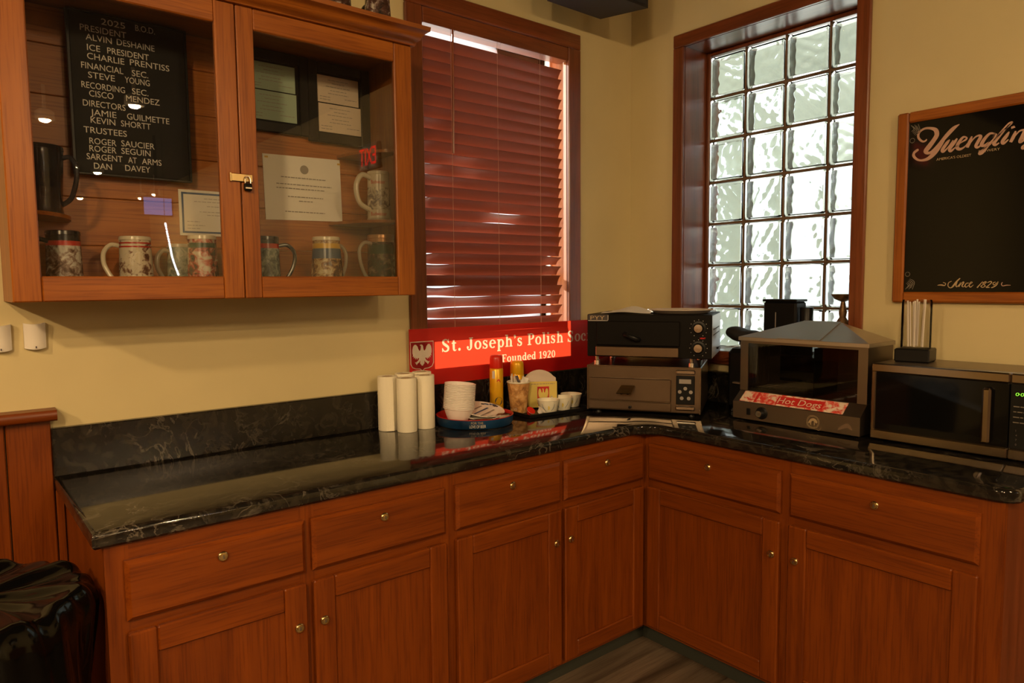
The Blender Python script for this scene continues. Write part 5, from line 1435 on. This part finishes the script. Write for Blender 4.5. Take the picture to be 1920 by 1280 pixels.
# ------------------------------------------------------------------ things on the window sill behind the steamer
cm = thing('coffee_canister', 'tall black canister pair standing on the glass block window sill', 'canister', (0.075, -0.832, 1.1525), -PI / 2)
MB().box(-0.093, 0.060, -0.045, 0.045, 0.0, 0.226, 'black_plastic', bev=0.008).build('body', cm)
MB().box(-0.096, 0.063, -0.047, 0.047, 0.2262, 0.236, 'black_plastic', bev=0.003).build('lid', cm)
MB().lathe([(0.026, 0.0), (0.027, 0.002), (0.027, 0.200), (0.025, 0.203)], 'black_plastic', n=24).build('side_canister', cm, (0.0905, -0.012, 0.0))
MB().box(-0.034, -0.030, -0.0465, -0.0455, 0.03, 0.18, 'ink_grey').build('label_strip', cm)
fg = thing('figurine', 'small bronze coloured figurine with flat top on the sill behind the steamer', 'figurine', (0.075, -1.070, 1.1525))
MB().lathe([(0.030, 0.0), (0.032, 0.010), (0.026, 0.016), (0.014, 0.030), (0.018, 0.060), (0.027, 0.090), (0.030, 0.120), (0.022, 0.150), (0.013, 0.165), (0.016, 0.185), (0.012, 0.205), (0.008, 0.228)], 'figure_bronze', n=20).build('body', fg)
MB().lathe([(0.008, 0.2282), (0.034, 0.240), (0.046, 0.256), (0.044, 0.259), (0.006, 0.258)], 'figure_bronze', n=20).build('flat_top', fg)
for s_ in (-1, 1):
    MB().tube(cat_rom([(0, s_ * 0.024, 0.135), (-0.008, s_ * 0.042, 0.120), (-0.018, s_ * 0.030, 0.095), (-0.024, s_ * 0.010, 0.100)], 4), 0.007, 'figure_bronze', n=8).build('arm', fg)

# ------------------------------------------------------------------ microwave with straw jar on top
mw = thing('microwave', 'black and steel microwave oven at the right end of the counter', 'microwave', (-0.305, -1.354, TOP + 0.0005), -PI / 2)
MW, MD, MH = 0.512, 0.270, 0.262; zf = 0.006
for fx in (0.04, MW - 0.04):
    for fy in (0.04, MD - 0.04): foot(mw, fx, fy, zf, 'black_plastic', 0.012)
MB().box(0.0, MW, 0.018, MD, zf, zf + MH, 'steel_dull', bev=0.004).build('housing', mw)
XS = 0.405
dd = MB()
dd.box(0.0, XS - 0.001, 0.0, 0.017, zf, zf + 0.034, 'steel', bev=0.004); dd.box(0.0, XS - 0.001, 0.0, 0.017, zf + MH - 0.030, zf + MH, 'steel', bev=0.004)
dd.box(0.0, 0.016, 0.0004, 0.017, zf + 0.030, zf + MH - 0.026, 'steel', bev=0.004)
dm = dd.build('door', mw)
MB().box(0.016, XS - 0.001, 0.002, 0.016, zf + 0.0345, zf + MH - 0.0305, 'board_black', bev=0.002).build('door_glass', dm)
MB().box(0.338, 0.362, -0.022, 0.0015, zf + 0.042, zf + MH - 0.048, 'steel', bev=0.006).build('door_handle', dm)
cpd = MB()
cpd.box(XS + 0.001, MW, 0.0, 0.017, zf, zf + 0.034, 'steel', bev=0.004); cpd.box(XS + 0.001, MW, 0.0, 0.017, zf + MH - 0.030, zf + MH, 'steel', bev=0.004)
cpd.box(XS + 0.001, MW, 0.002, 0.016, zf + 0.0345, zf + MH - 0.0305, 'black_plastic', bev=0.002)
cpo = cpd.build('control_panel', mw)
ds = MB()
for i, ch in enumerate(('0', '0', '0')):
    text(ds, ch, 0.419 + i * 0.0125, zf + 0.196, 0.010, 'green_led', 0.0012, width=0.009, shear=0.15)
ribbon(ds, [(0.4290, zf + 0.200, 0.002), (0.4293, zf + 0.2025, 0.002)], 'green_led', 0.0012, smooth=False)
ds.build('clock_digits', cpo, smooth=0, label='green clock digits')
bp = MB()
for r_ in range(4):
    print_lines(bp, 0.416, 0.500, [(zf + 0.162 - r_ * 0.016, 0.0, 1.0)], 'pale_print', 0.0012, h=0.0030, seed=r_ + 20)
for r_ in range(4):
    for c_ in range(3):
        text(bp, str((r_ * 3 + c_ + 1) % 10), 0.424 + c_ * 0.026, zf + 0.088 - r_ * 0.014, 0.006, 'pale_print', 0.0012)
bp.build('keypad', cpo, smooth=0)
MZ = TOP + 0.0005 + zf + MH
jr = thing('straw_jar', 'clear jar on a square black base standing on the microwave', 'jar', (-0.150, -1.434, MZ + 0.0005), math.radians(8))
MB().box(-0.054, 0.054, -0.054, 0.054, 0.0, 0.046, 'black_plastic', bev=0.004).build('base', jr)
MB().lathe([(0.046, 0.0462), (0.047, 0.050), (0.047, 0.205), (0.045, 0.214), (0.0435, 0.214), (0.0450, 0.204), (0.0450, 0.052), (0.001, 0.050)], 'jar_clear', n=40, cap0=False, cap1=False).build('glass_wall', jr)
for i in range(9):
    a = i * 2.4; rr_ = 0.012 + 0.020 * ((i * 37) % 10) / 10
    s_ = MB().tube([(0, 0, 0), (0.006 * math.cos(a), 0.006 * math.sin(a), 0.155 + 0.004 * (i % 3))], 0.0030, 'straw_clear', n=8).build('straw', None, (-0.150 + rr_ * math.cos(a), -1.434 + rr_ * math.sin(a), MZ + 0.0525))
    tag(s_, 'clear plastic straw standing in the jar on the microwave', 'straw', 'clear straws in the jar')

# ------------------------------------------------------------------ brewery board on the right wall
yb = thing('brewery_board', 'black glossy brewery menu board in an oak frame on the right wall', 'board', (-0.0005, -1.297, 1.384), -PI / 2)
BW, BH, BF = 0.93, 0.686, 0.038
MB().box(0.0, BF, -0.024, 0.0, 0.0, BH, 'oak_z', bev=0.005).build('frame_rail', yb)
MB().box(BW - BF, BW, -0.024, 0.0, 0.0, BH, 'oak_z', bev=0.005).build('frame_rail', yb)
MB().box(BF, BW - BF, -0.024, 0.0, 0.0, BF, 'oak_x', bev=0.005).build('frame_rail', yb)
MB().box(BF, BW - BF, -0.024, 0.0, BH - BF, BH, 'oak_x', bev=0.005).build('frame_rail', yb)
MB().box(BF, BW - BF, -0.014, -0.002, BF, BH - BF, 'board_black').build('panel', yb)
pr = MB()
for k, pth_ in enumerate(YUENG): ribbon(pr, [(a, b_, c * 1.3) for a, b_, c in pth_], 'rose_print', -0.0146 - 0.00001 * k)
for k, pth_ in enumerate(SINCE): ribbon(pr, pth_, 'gold_print' if k < 11 else 'rose_print', -0.0146 - 0.00001 * k)
text(pr, "AMERICA'S OLDEST", 0.132, 0.502, 0.0085, 'gold_print', -0.0146, width=0.108)
text(pr, "BREWERY", 0.262, 0.510, 0.0085, 'gold_print', -0.0146, width=0.062)
for (cx_, cz_, sgz) in ((BF + 0.006, BH - BF - 0.008, -1), (BF + 0.006, BF + 0.010, 1)):
    for i in range(5):
        ribbon(pr, [(cx_ + 0.006 * i, cz_ + sgz * 0.004 * (i % 2), 0.002), (cx_ + 0.010 + 0.005 * i, cz_ + sgz * (0.014 + 0.003 * i), 0.003), (cx_ + 0.002 + 0.003 * i, cz_ + sgz * (0.022 + 0.004 * i), 0.0015)], 'pale_print', -0.0146)
    ribbon(pr, [(cx_ + 0.006 + 0.008 * math.cos(a), cz_ + sgz * 0.055 + 0.008 * math.sin(a), 0.0018) for a in [i * PI / 6 for i in range(13)]], 'pale_print', -0.0146, smooth=False)
pr.build('lettering', yb, smooth=0, label='pink and gold script lettering')

# ------------------------------------------------------------------ wall sensors, speaker, waste bin
def sensor(label, x, z):
    t = thing('wall_sensor', label, 'sensor', (x, -0.0005, z), group='white sensor boxes on the wall')
    mb = MB()
    def f(u, v):
        xx = (u - 0.5) * 0.052; zz = v * 0.072
        return (xx, -0.026 + 0.010 * (2 * u - 1) ** 2 + 0.004 * (1 - v), zz + 0.004 * (2 * u - 1) ** 2 * (1 - 2 * v) * (-1 if v > 0.5 else 1))
    n1, n2 = 10, 6
    mb.grid(n1, n2, f, 'white_plastic')
    k = len(mb.v)
    mb.grid(n1, n2, lambda u, v: (f(u, v)[0], 0.0, f(u, v)[2]), 'white_plastic')
    W_ = n1 + 1
    ringi = [i for i in range(n1)] + [n1 + W_ * j for j in range(n2)] + [W_ * n2 + n1 - i for i in range(n1)] + [W_ * (n2 - j) for j in range(n2)]
    kk = mb.mi('white_plastic')
    for i in range(len(ringi)):
        a, b_ = ringi[i], ringi[(i + 1) % len(ringi)]
        mb.f.append([a, b_, k + b_, k + a]); mb.m.append(kk)
    mb.build('cover', t, smooth=40)
    MB().box(-0.0015, 0.0015, -0.0305, -0.0285, 0.004, 0.010, 'ink').build('led_window', t)
sensor('white plastic sensor box on the wall, the one wholly in view', -2.570, 1.289)
sensor('white plastic sensor box on the wall, cut by the left picture edge', -2.651, 1.287)
sp = thing('loudspeaker', 'black loudspeaker hung up high in the corner', 'loudspeaker', (-0.54, -0.26, 2.66))
poly = [(-0.165, 0.114), (0.164, 0.117), (0.235, -0.100), (-0.215, -0.100)]
MB().prism(poly, 0.0, 0.20, 'black_matte').build('cabinet', sp, smooth=10)
MB().box(-0.195, 0.215, -0.107, -0.1005, 0.010, 0.190, 'grey_slots', bev=0.003).build('grille', sp)
MB().box(-0.02, 0.02, -0.02, 0.02, 0.2005, 0.3395, 'black_metal').build('bracket', sp)
wb = thing('waste_bin', 'waste bin lined with a shiny black bag left of the cabinets', 'waste bin', (-2.797, -0.545, 0.0))
MB().lathe([(0.175, 0.0), (0.180, 0.004), (0.215, 0.66), (0.220, 0.750), (0.214, 0.752), (0.207, 0.66), (0.172, 0.012), (0.001, 0.010)], 'black_plastic', n=40, cap1=False).build('bin', wb)
bagm = MB(); rnd = random.Random(4)
NA, NZ = 120, 60
fold = [rnd.uniform(-1, 1) for _ in range(NA)]
def bag(u, v):
    a = 2 * PI * u
    if v < 0.55:
        q = v / 0.55; z = 0.08 + 0.66 * q; r = 0.214 + 0.054 * q
    elif v < 0.75:                      # folded over the rim
        q = (v - 0.55) / 0.20; z = 0.74 + 0.055 * math.sin(q * PI / 2); r = 0.268 - 0.030 * (1 - math.cos(q * PI / 2))
    else:                               # slack top, bulging in the middle
        q = (v - 0.75) / 0.25; z = 0.795 - 0.012 * math.sin(q * PI) + 0.006 * q; r = 0.238 * (1 - q) + 0.0005
    amp = min(1, r / 0.15)
    f_ = amp * (math.sin(13 * a + 5 * math.sin(3 * a) + 15 * z) * 0.006 + math.sin(29 * a + 9 * z) * 0.003 + math.sin(5 * a + 11 * z) * 0.004)
    zz = amp * (0.008 * math.sin(7 * a + 20 * r) + 0.004 * math.sin(17 * a + 31 * r)) * (1 if v > 0.5 else 0.3)
    return ((r + f_ - 0.006) * math.cos(a), (r + f_ - 0.006) * math.sin(a), z + zz)
bagm.grid(NA, NZ, bag, 'bag_black')
bagm.build('bag', wb, smooth=80, recalc=False, label='shiny crumpled black bag')

# ------------------------------------------------------------------ lit things behind the camera that show as reflections
def exit_sign(label, loc, rotz):
    t = thing('exit_sign', label, 'exit sign', loc, rotz)
    MB().box(-0.16, 0.16, -0.035, 0.0, -0.10, 0.10, 'white_plastic', bev=0.006).build('housing', t)
    l_ = MB(); text(l_, 'EXIT', 0.0, -0.070, 0.140, 'exit_red', -0.0365, width=0.27, center=True)
    l_.build('lettering', t, smooth=0)
exit_sign('red exit sign on the right wall, seen mirrored in the cupboard door', (-0.0005, -3.30, 2.50), -PI / 2)
exit_sign('red exit sign on the left wall, seen mirrored in the brewery board', (-3.56, -0.0005, 2.50), 0.0)

tv = thing('television', 'small television hung from the ceiling, mirrored blue in the cupboard door', 'television', (-0.975, -6.0, 2.19))
MB().box(-0.145, 0.145, -0.05, -0.001, 0.0, 0.20, 'black_plastic', bev=0.004).build('casing', tv)
MB().box(-0.130, 0.130, 0.0, 0.002, 0.014, 0.186, 'tv_screen').build('screen', tv)
MB().tube([(0, -0.03, 0.2005), (0, -0.03, 0.8095)], 0.015, 'black_metal', n=10).build('pole', tv)
ls = thing('light_string', 'hanging string of small white lights mirrored in the cupboard door', 'light string', (-0.94, -5.9, 2.11))
pth_ = cat_rom([(0, 0, 0.889), (0, 0, 0.4), (0.0, 0, 0.0), (0.03, 0, -0.2), (0.055, 0, -0.36), (0.10, 0, -0.51)], 6)
MB().tube(pth_, 0.003, 'black_plastic', n=6).build('cable', ls)
bl = MB()
seg = cat_rom([(0.0, 0.01, 0.0), (0.03, 0.01, -0.2), (0.055, 0.01, -0.36), (0.10, 0.01, -0.51)], 9)
for p in seg:
    bl.lathe([(0.001, -0.011), (0.009, -0.006), (0.011, 0.0), (0.009, 0.006), (0.001, 0.011)], 'led_white', n=8, M=Matrix.Translation(p), cap0=False, cap1=False)
bo_ = bl.build('bulbs', ls); bo_['kind'] = 'stuff'
